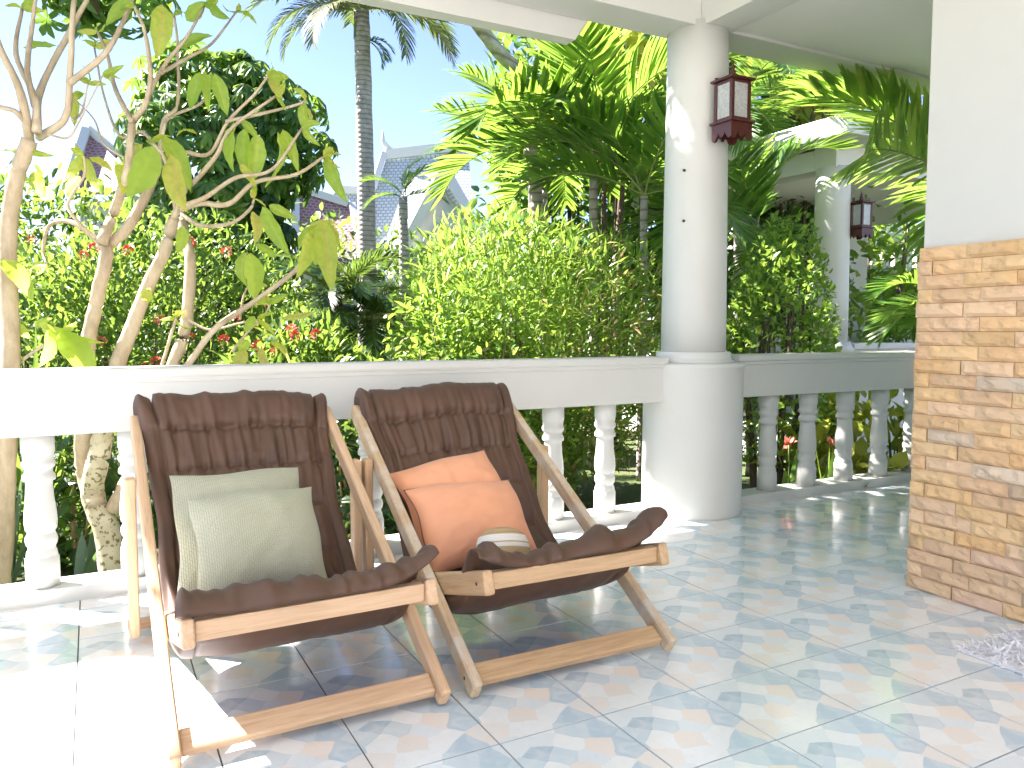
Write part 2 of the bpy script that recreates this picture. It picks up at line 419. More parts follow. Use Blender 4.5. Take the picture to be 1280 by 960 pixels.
for u in range(-18, 18):
    for v in range(-10, 6):
        x, y = (u+.5)*T+TX, (v+.5)*T+TY
        if x > 7.1 or x < -4.1 or y < -1.2: continue
        az = math.atan2(x, y)
        seen = abs(az-YAW) < R(39) and y > .75 and not (x > 3.3 and y < 1.8)
        if not seen: far_tiles.append((x, y)); continue
        o = ob('tile', TILE, floor, (x, y, rng.normal(0, .0002)))
        o.rotation_euler = (rng.normal(0, .0006), rng.normal(0, .0006), rng.normal(0, .0012))
bm = bmesh.new()
for x, y in far_tiles:
    bm.from_mesh(TILE); n = len(TILE.vertices); bm.verts.ensure_lookup_table()
    for vtx in bm.verts[-n:]: vtx.co.x += x; vtx.co.y += y
o = ob('tile_field', bm_mesh('tile_field', bm, M_TILE), floor); o['kind'] = 'stuff'

# ------------------------------------------------------------------ balustrades
BY0, BY1 = 3.56, 3.705
def rail_mesh(name, x0, x1):
    # moulded top rail, seen end-on as a profile in (y, z)
    pr = [(BY0, .675), (BY0, .872), (BY0-.012, .876), (BY0-.012, .892), (BY0-.026, .899), (BY0-.030, .906), (BY0-.030, .926), (BY0-.024, .934),
          (BY1+.024, .934), (BY1+.030, .926), (BY1+.030, .906), (BY1+.012, .892), (BY1+.012, .876), (BY1, .872), (BY1, .675)]
    n = len(pr); xs = np.linspace(x0, x1, 24)
    V = []; g = np.random.default_rng(3)
    for i, x in enumerate(xs):
        for y, z in pr: V.append((x, y+.0012*math.sin(x*3+z*9), z+.0012*math.sin(x*2.3+y*5)))
    F = []
    for i in range(len(xs)-1):
        for k in range(n): k2 = (k+1) % n; F.append((i*n+k, (i+1)*n+k, (i+1)*n+k2, i*n+k2))
    F.append(tuple(range(n))); F.append(tuple((len(xs)-1)*n+k for k in range(n-1, -1, -1)))
    return mk_mesh(name, V, F, M_WHITE)
BPROF = [(0, .060), (.115, .060), (.12, .057), (.165, .0545), (.175, .060), (.195, .061), (.215, .056), (.222, .050), (.245, .0495), (.262, .058), (.285, .0595), (.297, .058), (.30, .048),
         (.33, .0475), (.42, .051), (.50, .057), (.57, .0595), (.62, .056), (.635, .050), (.645, .0495), (.665, .056), (.69, .0585), (.72, .055), (.735, .049), (.75, .049), (.765, .054), (.79, .056), (.80, .0555), (.808, .061), (1, .061)]
BAL = lathe_me('baluster', [(r, .672-t*(.672-.058)) for t, r in BPROF][::-1], M_WHITE, 28)
for p in BAL.polygons: p.use_smooth = True
def balustrade(label, x0, x1, xs):
    t = thing('balustrade', label, 'balustrade', ((x0+x1)/2, BY0, 0), group='porch balustrades')
    ox, oy = (x0+x1)/2, BY0
    r = ob('top_rail', rail_mesh('top_rail', x0, x1), t, (-ox, -oy, 0))
    k = ob('kerb', box_me('kerb', (x0, BY0-.002, -.005), (x1, BY1+.02, .060), M_WHITE, .006), t, (-ox, -oy, 0))
    for x in xs: 
        o = ob('baluster', BAL, t, (x-ox, (BY0+BY1)/2-oy, 0)); o.rotation_euler.z = rng.random()*6
    return t
balustrade('long white balustrade behind the two deck chairs', -4.2, 2.905, [-.205+.343*k for k in range(-11, 9)])
balustrade('shorter white balustrade between the round column and the brick wall', 3.445, 7.1, [3.804+.36*k for k in range(9)])

# ------------------------------------------------------------------ column
CX, CY = 3.174, 3.634
col = thing('column', 'thick round white column between the two balustrades', 'column', (CX, CY, 0))
ob('shaft', lathe_me('shaft', [(.190, .93), (.189, 1.2), (.183, 1.9), (.177, 2.5), (.176, 2.83)], M_WHITE, 64), col)
ob('pedestal', lathe_me('pedestal', [(.299, -.005), (.296, .02), (.294, .5), (.294, .862), (.303, .871), (.305, .886), (.296, .896)], M_WHITE, 64), col)
bm_ = lathe_me('moulding', [(.240, .894), (.238, .908), (.222, .918), (.219, .928), (.219, .955), (.214, .960), (.10, .961)], M_WHITE, 64)
ob('moulding', bm_, col)
for px, py in ((838, 205), (836, 270)):
    p = at(px, py, 4.30); d = Vector((p[0]-CX, p[1]-CY, 0)).normalized()
    o = ob('bolt', lathe_me('bolt', [(.008, -.01), (.008, .01), (.004, .014)], M_BOLT, 8), col)
    o.matrix_local = Matrix.Translation(Vector((d.x*.183, d.y*.183, p[2]))) @ d.to_track_quat('Z', 'Y').to_matrix().to_4x4()

# ------------------------------------------------------------------ porch roof: beams, fascia, ceilings
SZ = 2.80
roof = thing('porch_roof', 'white flat porch roof with beams resting on the round column', 'roof', (CX, CY, SZ))
def rp(name, a, b, mat, bev=.004): 
    return ob(name, box_me(name, a, b, mat, bev), roof, (-CX, -CY, -SZ))
rp('edge_beam', (-4.2, 3.512, SZ), (3.088, 3.76, 3.13), M_WHITE)
rp('edge_beam', (3.312, 3.512, SZ), (7.3, 3.76, 3.13), M_WHITE)
rp('cross_beam', (3.09, -.3, SZ-.002), (3.31, 3.762, 3.128), M_WHITE)
rp('ceiling', (-4.2, -.3, 3.09), (3.088, 3.51, 3.125), M_CEILW, 0)
rp('ceiling', (3.312, -.3, SZ+.02), (7.3, 3.51, 3.125), M_CEIL, 0)
rp('roof_slab', (-4.3, -.35, 3.132), (7.4, 3.80, 3.28), M_WHITE)
fz = 2.688
V = [(-4.2, 3.764, fz), (2.41, 3.764, fz), (2.50, 3.764, 2.82), (2.50, 3.764, 3.13), (-4.2, 3.764, 3.13)]
V += [(x, 3.86, z) for x, _, z in V]
F = [(0, 1, 2, 3, 4), (9, 8, 7, 6, 5)] + [(i, i+5, (i+1) % 5+5, (i+1) % 5) for i in range(5)]
ob('fascia', mk_mesh('fascia', V, F, M_WHITE), roof, (-CX, -CY, -SZ))
p = on_y(1022, 20, 3.0); hk = ob('ceiling_hook', lathe_me('ceiling_hook', [(.018, 0), (.018, -.012), (.012, -.02), (.006, -.024)], M_BOLT, 10), roof, (p[0]-CX-.35, p[1]-CY-.3, .02))
tube('hook_ring', [(0, 0, -.02), (.012, 0, -.03), (0, 0, -.045), (-.012, 0, -.032)], .003, .003, M_BOLT, hk)

# ------------------------------------------------------------------ house wall with stone cladding
WX, WY = 3.016, 2.092
wall = thing('house_wall', 'cream rendered house wall clad with rough sandstone blocks below', 'wall', (WX, WY, 0))
def wl(name, a, b, mat, bev=.003): return ob(name, box_me(name, a, b, mat, bev), wall, (-WX, -WY, 0))
wl('render', (3.048, -1.3, -.005), (3.27, WY-.006, SZ-.003), M_WALL)
wl('return_render', (3.272, WY-.20, -.005), (7.1, WY-.006, SZ+.018), M_WALL)
def m_stone():
    m, nt, b = mat_new('sandstone')
    oi = N_(nt, 'ShaderNodeObjectInfo')
    tc = N_(nt, 'ShaderNodeTexCoord'); ad = N_(nt, 'ShaderNodeVectorMath', operation='ADD')
    nt.links.new(tc.outputs['Object'], ad.inputs[0]); nt.links.new(oi.outputs['Location'], ad.inputs[1])
    n = N_(nt, 'ShaderNodeTexNoise'); n.inputs['Scale'].default_value = 16; n.inputs['Detail'].default_value = 8; n.inputs['Roughness'].default_value = .68
    nt.links.new(ad.outputs[0], n.inputs['Vector'])
    n2 = N_(nt, 'ShaderNodeTexNoise'); n2.inputs['Scale'].default_value = 5; n2.inputs['Detail'].default_value = 5
    nt.links.new(ad.outputs[0], n2.inputs['Vector'])
    c = mix(nt, oi.outputs['Color'], (.67, .47, .27), ramp(nt, n2.outputs['Fac'], [(.4, (0, 0, 0)), (.7, (.5, .5, .5))]))
    c = mix(nt, c, (.33, .21, .11), ramp(nt, n.outputs['Fac'], [(.32, (.45, .45, .45)), (.48, (0, 0, 0))]))
    c = mix(nt, c, (.70, .56, .38), ramp(nt, n.outputs['Fac'], [(.58, (0, 0, 0)), (.75, (.4, .4, .4))]))
    nt.links.new(c, b.inputs['Base Color']); b.inputs['Roughness'].default_value = .9
    bump(nt, b, n.outputs['Fac'], .5, .01); return m
M_STONE = m_stone(); M_JOINT = m_plain('stone_joint', (.33, .22, .13), .95)
wl('mortar', (3.030, -1.3, -.004), (3.0475, WY-.012, 1.418), M_JOINT, 0)
CH = 1.425/25
def stone_mesh(L, seed):
    """block with a split face towards -x; local y along the wall, z up"""
    g = np.random.default_rng(seed); ny, nz = (9 if L > .1 else 5), 5
    ph = g.random(6)*6
    def f(y, z):
        e = min(y, L-y, z, CH-z)
        edge = min(1, e/.006)
        a = .007+.0045*math.sin(ph[0]+y*22+z*30)+.003*math.sin(ph[1]+y*57-z*71)+.0025*math.sin(ph[2]+y*130+z*40)+g.normal(0, .0012)
        if z < CH*.45+.012*math.sin(y*35+ph[3])+.006*math.sin(y*90+ph[4]): a += .0045
        return max(0, a)*edge
    V, F = [], []
    J = .0009
    for j in range(nz):
        for i in range(ny):
            y = i/(ny-1)*L; z = j/(nz-1)*CH
            V.append((-f(y, z), min(max(y, J), L-J), min(max(z, J), CH-J)))
    for j in range(nz-1):
        for i in range(ny-1): a = j*ny+i; F.append((a, a+ny, a+ny+1, a+1))
    ring = [i for i in range(ny)] + [j*ny+ny-1 for j in range(1, nz)] + [(nz-1)*ny+i for i in range(ny-2, -1, -1)] + [j*ny for j in range(nz-2, 0, -1)]
    b0 = len(V)
    for i in ring: V.append((.022, V[i][1], V[i][2]))
    for k in range(len(ring)): k2 = (k+1) % len(ring); F.append((ring[k], ring[k2], b0+k2, b0+k))
    return mk_mesh('stone', V, F, M_STONE)
LONG = [stone_mesh(.2, 40+i) for i in range(9)]; SHORT = [stone_mesh(.065, 70+i) for i in range(5)]
TONES = [(.62, .40, .19), (.65, .43, .21), (.64, .41, .21), (.67, .46, .24), (.62, .42, .26), (.63, .38, .17), (.65, .45, .28), (.61, .40, .23)]
rest = bmesh.new()
for c in range(25):
    z = 1.425-(c+1)*CH
    y = WY; first = True
    while y > -1.29:
        L = .065 if (first and c % 2) else .2
        me = random.choice(SHORT if L < .1 else LONG)
        y0 = y-L; first = False
        if y0 < 0.9:
            n0 = len(rest.verts); rest.from_mesh(random.choice(LONG)); rest.verts.ensure_lookup_table()
            for v in rest.verts[n0:]: v.co += Vector((WX+.007-WX, y0-WY, z))
        else:
            o = ob('stone', me, wall, (.007+rng.normal(0, .0028), y0-WY+(rng.normal(0, .002) if L < .1 or y > WY-.01 else 0), z))
            tone = random.choice(TONES); w = rng.random()
            if w > .98: tone = (.40, .30, .20)
            elif w > .94: tone = (.57, .46, .34)
            elif w > .88: tone = (.58, .40, .28)
            k = 1+rng.normal(0, .06); o.color = (*[t*k for t in tone], 1)
        y -= L
o = ob('stone_field', bm_mesh('stone_field', rest, M_STONE), wall); o['kind'] = 'stuff'; o.color = (.58, .40, .22, 1)

# ------------------------------------------------------------------ deck chairs
PROF = np.array([(.004, .373), (.012, .386), (.036, .394), (.072, .384), (.135, .305), (.24, .205), (.37, .140), (.50, .120), (.62, .145), (.73, .230), (.85, .375), (.98, .53), (1.09, .665), (1.165, .755), (1.205, .785), (1.235, .765), (1.235, .735)])
def resample(P, n):
    S = smooth_path(np.c_[P, np.zeros(len(P))], 10)[:, :2]
    d = np.r_[0, np.cumsum(np.linalg.norm(np.diff(S, axis=0), axis=1))]
    s = np.linspace(0, d[-1], n); return np.c_[np.interp(s, d, S[:, 0]), np.interp(s, d, S[:, 1])], d[-1]
def cushion_mesh(seed, sag=0.0, lips=(.05, .07)):
    g = np.random.default_rng(seed); ns, nt = 190, 120
    Q, Ltot = resample(PROF, ns)
    tg = np.gradient(Q, axis=0); tg /= np.linalg.norm(tg, axis=1)[:, None]
    nr = np.c_[-tg[:, 1], tg[:, 0]]          # upwards / towards the sitter
    S = np.linspace(0, 1, ns); Tt = np.linspace(-1, 1, nt)
    sb = np.array([0, .27, .42, .56, .68, .785, .885, 1.0])
    tb = np.array([-1, -.83, .83, 1])
    def seg(x, b, p):
        i = np.clip(np.searchsorted(b, x, side='right')-1, 0, len(b)-2)
        u = (x-b[i])/(b[i+1]-b[i]); return np.maximum(0, 1-np.abs(2*u-1)**p)**.5, i
    fs, ids = seg(S, sb, 4.5); ft, idt = seg(Tt, tb, 5.0)
    ph = g.random((30,))*6.28
    SS, TTt = np.meshgrid(S, Tt, indexing='ij'); FS, FT = np.meshgrid(fs, ft, indexing='ij')
    inner = (np.abs(TTt) < .83)
    border = np.where((ids[:, None] >= 6), 1, 0)
    puff = np.where(inner & (border == 0), np.minimum(FS, FT*1.0), np.where(inner, FS, FT*np.clip(FS*.25+.78, 0, 1)))
    puff = np.where(inner & (border == 0), FS*(.55+.45*FT), puff)
    puff = np.where(SS < .15, FS, puff)
    # pleats gathered into the cross seams
    pl = np.zeros_like(SS)
    for k, f in enumerate((21, 34, 52, 71)):
        pl += np.sin(f*TTt + ph[k]*3 + 2.2*np.sin(5*SS+ph[k+4]) + 1.3*np.sin(3*TTt+9*SS+ph[k+8]))/(1+k*.35)
    amp = (.0085*(1.1-FS) + .0030)*(.22+np.exp(-((SS-.83)/.075)**2))*np.clip((SS-.05)/.15, .12, 1)
    wr = np.zeros_like(SS)
    for k in range(9):
        a, b_ = g.normal(0, 9), g.normal(0, 16)
        wr += np.maximum(0, np.sin(a*TTt+b_*SS+ph[k+12]+1.5*np.sin(4*TTt+6*SS+ph[k+20])))**3
    seat = np.exp(-((SS-.40)/.16)**2)+1.1*np.exp(-((SS-.05)/.06)**2)
    lat = np.sin(23*SS+ph[3]+2*np.sin(3*TTt))*np.where(inner, 0, 1)
    corner = np.clip((np.abs(TTt)-.62)/.38, 0, 1)*np.clip((.11-SS)/.11, 0, 1)**.5
    front = (.005+.031*puff*np.where(inner, 1, .7)*np.where(SS > .885, 1.55, 1))*(1-.88*corner)*np.clip(.30+(SS-.05)/.12, .30, 1) - .003*np.exp(-((SS-.036)/.005)**2) + .055*np.exp(-((SS-.33)/.12)**2) + amp*pl*np.where(inner, 1, .6) + .0066*wr*(.45+seat) + .003*lat
    back = -.005*(1-.5*corner)-.012*puff*(1-.8*corner)*np.clip((SS-.03)/.12, .2, 1) - .002*wr*.5
    hw = .330 + .030*np.clip((SS-.80)/.15, 0, 1) + .018*np.clip((.16-SS)/.16, 0, 1) + .004*np.sin(31*SS+ph[5]) - .010*np.exp(-((SS-.62)/.12)**2)
    lip = np.where(TTt > 0, lips[1], lips[0])*np.clip((np.abs(TTt)-.35)/.65, 0, 1)**2.2*np.clip((.15-SS)/.15, 0, 1)**.8
    curl = .035*np.abs(TTt)**5*np.exp(-((SS-.36)/.17)**2)
    topc = .026*np.clip((np.abs(TTt)-.80)/.2, 0, 1)**1.5*np.clip((SS-.88)/.06, 0, 1)
    sagz = -sag*np.exp(-((SS-.40)/.2)**2)*(1-.25*TTt**2)
    und = .008*np.sin(2.2*TTt+ph[6])+.006*np.sin(5*TTt+ph[7])
    edge = np.clip((1-np.abs(TTt))/.05, 0, 1)**.5
    def surf(off):
        X = hw*TTt
        Y = Q[:, 0][:, None] + nr[:, 0][:, None]*(off+curl)
        Z = Q[:, 1][:, None] + nr[:, 1][:, None]*(off+curl) + lip + topc + sagz + und*np.where(SS > .8, 1, .4)
        return np.stack([X, Y, Z], -1)
    mid = (front+back)/2
    A = surf(mid+(front-mid)*edge); B = surf(mid+(back-mid)*edge)
    V = np.concatenate([A.reshape(-1, 3), B.reshape(-1, 3)]); n = ns*nt; F = []
    for i in range(ns-1):
        for j in range(nt-1):
            a = i*nt+j; F.append((a, a+1, a+nt+1, a+nt)); F.append((n+a, n+a+nt, n+a+nt+1, n+a+1))
    for i in range(ns-1):
        a = i*nt; F.append((a, a+nt, n+a+nt, n+a)); a = i*nt+nt-1; F.append((a, n+a, n+a+nt, a+nt))
    for j in range(nt-1):
        F.append((j, n+j, n+j+1, j+1)); a = (ns-1)*nt+j; F.append((a, a+1, n+a+1, n+a))
    return mk_mesh('cushion', V, F, M_BROWN, True)
def deck_chair(label, loc, rz, mA, mB, mC, seed, lips, sag):
    t = thing('deck_chair', label, 'deck chair', loc, rz, 'deck chairs on the tiled porch')
    for s in (-1, 1):
        x = s*.360
        beam('back_rail', (x, -.012, .028), (x, 1.215, .748), .034, .062, mA if s < 0 else mB, t, .012, seg=3)
        beam('seat_rail', (s*.322, -.02, .352), (s*.322, 1.045, .038), .034, .074, mC, t, .012, seg=3)
        beam('prop_leg', (s*.397, .925, .030), (s*.397, .925, .585), .034, .055, mC, t, .01, seg=3)
        o = ob('bolt', lathe_me('bolt', [(.006, -.006), (.006, .006)], M_BOLT, 8), t, (s*.3725, .04, .052)); o.rotation_euler = (0, PI/2, 0)
        o = ob('bolt', lathe_me('bolt', [(.006, -.006), (.006, .006)], M_BOLT, 8), t, (s*.3345, .035, .335)); o.rotation_euler = (0, PI/2, 0)
    beam('front_floor_bar', (-.342, .045, .052), (.342, .045, .052), .030, .064, mC, t, .005, lateral=(0, -.52, .86))
    beam('front_seat_bar', (-.304, .015, .347), (.304, .015, .347), .052, .032, mC, t, .004, lateral=(0, 0, 1))
    beam('top_bar', (-.342, 1.195, .735), (.342, 1.195, .735), .03, .05, mC, t, .005, lateral=(0, 0, 1))
    beam('rear_floor_bar', (-.414, 1.03, .035), (.414, 1.03, .035), .034, .05, mC, t, .008, lateral=(0, 0, 1))
    c = ob('cushion', cushion_mesh(seed, sag, lips), t)
    # stitched seams run along the cushion as a thin cord
    return t
deck_chair('deck chair holding the two green pillows', (.505, 2.035, 0), R(.6), M_PINE, M_PINE, M_PINE, 5, (.012, .085), .0)
deck_chair('deck chair holding the two orange pillows', (1.325, 2.03, 0), R(-.6), M_PINE_OLD, M_PINE_OLD, M_TEAK, 11, (.05, .10), .015)

# ------------------------------------------------------------------ pillows
def pillow_mesh(name, w, h, th, mat, seed, soft=1.0):
    g = np.random.default_rng(seed); n = 56; ph = g.random(20)*6.28
    u = np.sin(np.linspace(-PI/2, PI/2, n)); U, Vv = np.meshgrid(u, u, indexing='ij')
    pinch = .055
    X = U*(w/2)*(1-pinch*(1-Vv**2)*np.abs(U)**2); Y = Vv*(h/2)*(1-pinch*(1-U**2)*np.abs(Vv)**2)
    # corners droop and the outline wavers
    X += .004*np.sin(5*Vv+ph[0])*np.abs(U); Y += .005*np.sin(4*U+ph[1])*np.abs(Vv)
    H = th*((1-np.abs(U)**2.6)*(1-np.abs(Vv)**2.6))**.55
    wr = 0
    for k in range(6):
        a, b = g.normal(0, 7, 2); wr = wr + np.maximum(0, np.sin(a*U+b*Vv+ph[k+2]+1.2*np.sin(3*U-2*Vv+ph[k+8])))**4
    rad = np.maximum(np.abs(U), np.abs(Vv))
    pk = np.sin(np.arctan2(Vv, U)*18+ph[9])*np.clip((rad-.6)/.4, 0, 1)*(1-rad)*2
    H2 = H + soft*(.006*wr*(1-rad**4) + .006*pk)
    bend = -.03*(U**2)*.5-.02*Vv**2
    A = np.stack([X, Y, H2+bend], -1).reshape(-1, 3); B = np.stack([X, Y, -H*.8+bend], -1).reshape(-1, 3)
    V = np.concatenate([A, B]); N = n*n; F = []
    for i in range(n-1):
        for j in range(n-1):
            a = i*n+j; F.append((a, a+n, a+n+1, a+1)); F.append((N+a, N+a+1, N+a+n+1, N+a+n))
    me = mk_mesh(name, V, F, mat, True)
    b = bmesh.new(); b.from_mesh(me); bmesh.ops.remove_doubles(b, verts=b.verts[:], dist=.0004); bmesh.ops.recalc_face_normals(b, faces=b.faces[:]); b.to_mesh(me); b.free()
    me.polygons.foreach_set('use_smooth', [True]*len(me.polygons))
    edge = []
    idx = [(i, 0) for i in range(n)] + [(n-1, j) for j in range(1, n)] + [(i, n-1) for i in range(n-2, -1, -1)] + [(0, j) for j in range(n-2, 0, -1)]
    for i, j in idx: edge.append((X[i, j], Y[i, j], bend[i, j]))
    return me, np.array(edge)
def pillow(label, TL, TR, BR, BL, th, mat, seed, piping=None, soft=1.0, grow=1.06):
    TL, TR, BR, BL = map(lambda p: np.array(p, float), (TL, TR, BR, BL))
    c = (TL+TR+BR+BL)/4; rx = nrm((TR-TL)+(BR-BL)); up = (TL+TR)-(BL+BR); up = nrm(up-rx*np.dot(up, rx)); nz = np.cross(rx, up)
    w = (np.linalg.norm(TR-TL)+np.linalg.norm(BR-BL))/2*grow; h = (np.linalg.norm(TL-BL)+np.linalg.norm(TR-BR))/2*grow
    me, edge = pillow_mesh('pillow', w, h, th, mat, seed, soft)
    o = ob('pillow', me); tag(o, label, 'pillow', 'scatter pillows')
    M = Matrix(((rx[0], up[0], nz[0], c[0]), (rx[1], up[1], nz[1], c[1]), (rx[2], up[2], nz[2], c[2]), (0, 0, 0, 1)))
    o.matrix_world = M
    if piping:
        V, F = tube_arrays(np.vstack([edge, edge[:1]])*np.array([1.004, 1.004, 1]), [.0028]*(len(edge)+1), 6)
        ob('piping', mk_mesh('piping', V, F, piping, True), o)
    return o
pillow('green woven pillow at the back, against the brown cushion', on_y(213, 597, 2.87), on_y(367, 580, 2.87), on_y(395, 722, 2.62), on_y(232, 740, 2.62), .06, M_WEAVE, 1, None, .4)
pillow('green woven pillow in front, resting on another green pillow', on_y(237, 623, 2.72), on_y(387, 603, 2.72), on_y(411, 728, 2.50), on_y(257, 746, 2.50), .08, M_WEAVE, 2, None, .4)
pillow('orange pillow at the back, tilted against the brown cushion', on_y(491, 590, 2.92), on_y(612, 556, 2.92), on_y(648, 660, 2.66), on_y(536, 690, 2.66), .06, M_ORANGE, 3, M_PIPING, .5)
pillow('orange pillow in front, behind the striped straw hat', on_y(521, 607, 2.76), on_y(648, 599, 2.76), on_y(664, 692, 2.52), on_y(537, 712, 2.52), .078, M_ORANGE, 4, M_PIPING, .5)

# ------------------------------------------------------------------ striped straw hat on the seat
def m_straw():
    m, nt, b = mat_new('striped_straw')
    tc = N_(nt, 'ShaderNodeTexCoord'); sp = N_(nt, 'ShaderNodeSeparateXYZ'); nt.links.new(tc.outputs['Object'], sp.inputs[0])
    ml = N_(nt, 'ShaderNodeMath', operation='MULTIPLY'); ml.inputs[1].default_value = 1/.12; nt.links.new(sp.outputs['Z'], ml.inputs[0])
    r = N_(nt, 'ShaderNodeValToRGB'); r.color_ramp.interpolation = 'CONSTANT'
    st = (.47, .33, .17); wh = (.76, .74, .68)
    stops = [(0, st), (.34, wh), (.46, st), (.50, wh), (.70, st), (.74, (.36, .24, .12)), (.78, st)]
    e = r.color_ramp.elements
    while len(e) < len(stops): e.new(.5)
    for i, (p, c) in enumerate(stops): e[i].position = p; e[i].color = (*c, 1)
    nt.links.new(ml.outputs[0], r.inputs[0])
    w = N_(nt, 'ShaderNodeTexWave'); w.bands_direction = 'Z'; w.inputs['Scale'].default_value = 60; w.inputs['Distortion'].default_value = 3; w.inputs['Detail'].default_value = 3
    nt.links.new(tc.outputs['Object'], w.inputs['Vector'])
    c = mix(nt, r.outputs[0], (.30, .20, .10), ramp(nt, w.outputs['Fac'], [(0, (.35,)*3), (.4, (0, 0, 0))]))
    nt.links.new(c, b.inputs['Base Color']); b.inputs['Roughness'].default_value = .8; bump(nt, b, w.outputs['Fac'], .5, .003); return m
M_STRAW = m_straw()
hp = on_y(630, 690, 2.30)
hat = thing('straw_hat', 'round straw hat with white bands on the seat beside orange pillow', 'hat', (hp[0], hp[1], hp[2]-.035))
o = ob('crown', lathe_me('crown', [(.098, 0), (.098, .03), (.094, .06), (.084, .085), (.062, .105), (.03, .115), (.004, .118)], M_STRAW, 40), hat); o.rotation_euler = (R(-24), R(8), 0); o.scale = (1.0, .8, 1)
o = ob('brim', lathe_me('brim', [(.097, .002), (.13, -.004), (.155, .004), (.155, .007), (.13, 0), (.097, .006)], M_STRAW, 40, cap=False), hat); o.rotation_euler = (R(-24), R(8), 0); o.scale = (.8, .6, 1)

# ------------------------------------------------------------------ lanterns
def m_frost():
    m, nt, b = mat_new('frosted_glass'); b.inputs['Base Color'].default_value = (.82, .84, .82, 1); b.inputs['Roughness'].default_value = .35
    b.inputs['Transmission Weight'].default_value = .55
    v = N_(nt, 'ShaderNodeTexVoronoi'); v.inputs['Scale'].default_value = 75; tc = N_(nt, 'ShaderNodeTexCoord'); nt.links.new(tc.outputs['Object'], v.inputs['Vector'])
    nt.links.new(ramp(nt, v.outputs['Distance'], [(.1, (.62, .64, .60)), (.6, (.88, .90, .88))]), b.inputs['Base Color'])
    bump(nt, b, v.outputs['Distance'], .8, .004); return m
M_FROST = m_frost()
def lantern(label, loc, sc, to_wall):
    t = thing('wooden_lantern', label, 'lantern', loc, group='wooden lanterns on the columns'); t.scale = (sc,)*3
    w, z0, z1 = .060, 0, .215
    for sx in (-1, 1):
        for sy in (-1, 1): box('post', (sx*w-.010, sy*w-.010, z0), (sx*w+.010, sy*w+.010, z1), M_RED, t, .002)
    box('top_plate', (-.086, -.086, z1+.001), (.086, .086, z1+.014), M_RED, t, .003)
    box('roof_block', (-.055, -.055, z1+.0145), (.055, .055, z1+.026), M_RED, t, .004)
    ob('finial', lathe_me('finial', [(.020, 0), (.022, .008), (.012, .02), (.017, .032), (.009, .045), (.011, .055), (.004, .075), (.001, .09)], M_RED, 14), t, (0, 0, z1+.026))
    box('base_plate', (-.088, -.088, -.014), (.088, .088, -.001), M_RED, t, .003)
    for k in range(4):
        a = k*PI/2
        pn = box('pane', (-w+.0105, -.003, .016), (w-.0105, .003, z1-.016), M_FROST, t); pn.matrix_local = Matrix.Rotation(a, 4, 'Z') @ Matrix.Translation((0, -w, 0))
        for z in (.001, z1-.016):
            r_ = box('frame_bar', (-w+.0102, -.007, z), (w-.0102, .007, z+.0145), M_RED, t, .001); r_.matrix_local = Matrix.Rotation(a, 4, 'Z') @ Matrix.Translation((0, -w, 0))
        # carved apron: a board with pointed scallops
        n = 6; V = []; pts = [(-.076, -.0145), (.076, -.0145)]
        low = []
        for i in range(n*4+1):
            u = i/(n*4); x = .076-.152*u; d = .045+.028*abs(math.sin(PI*n/2*u*2/2)) + .030*(abs(u-.5)*2)**3
            low.append((x, -.0145-d - (.008 if i % 2 else 0)))
        pts = pts + low
        V = [(x, -.004, z) for x, z in pts] + [(x, .004, z) for x, z in pts]; m_ = len(pts)
        F = [tuple(range(m_-1, -1, -1)), tuple(range(m_, 2*m_))] + [(i, (i+1) % m_, (i+1) % m_+m_, i+m_) for i in range(m_)]
        ap = ob('carved_apron', mk_mesh('carved_apron', V, F, M_RED), t); ap.matrix_local = Matrix.Rotation(a, 4, 'Z') @ Matrix.Translation((0, -.0725, 0))
    d = Vector(to_wall); L = d.length; d.normalize(); lat = (-d.y, d.x, 0)
    beam('wall_arm', d*.05+Vector((0, 0, .20)), d*L+Vector((0, 0, .20)), .026, .03, M_RED, t, .003, lateral=lat)
    beam('wall_plate', d*(L-.012)+Vector((0, 0, -.06)), d*(L-.012)+Vector((0, 0, .27)), .04, .018, M_RED, t, .003, lateral=lat)
    return t
lantern('carved red wooden lantern with frosted panes on the near column', (3.165, 3.335, 2.235), 1.0, (.003, .135, 0))
# ------------------------------------------------------------------ shaggy doormat
dm = thing('doormat', 'white shaggy doormat lying on the tiles by the stone wall', 'doormat', (2.75, 1.45, 0))
M_SHAG = m_plain('white_shag', (.86, .86, .87), .95)
mx0, mx1, my0, my1 = 2.56, 2.985, .95, 1.575
box('backing', (mx0-2.75, my0-1.45, .002), (mx1-2.75, my1-1.45, .008), M_SHAG, dm)
n = 5200
P = np.c_[rng.uniform(mx0, mx1, n)-2.75, rng.uniform(my0, my1, n)-1.45, np.full(n, .006)]
D = np.c_[rng.normal(0, 1, n), rng.normal(0, 1, n), rng.uniform(.02, .28, n)]
sh = leaf_cloud('shag', P, D, rng.normal(0, 1, (n, 3)), rng.uniform(.02, .042, n), rng.uniform(.005, .009, n), T_LANCE, M_SHAG, dm); sh['kind'] = 'stuff'

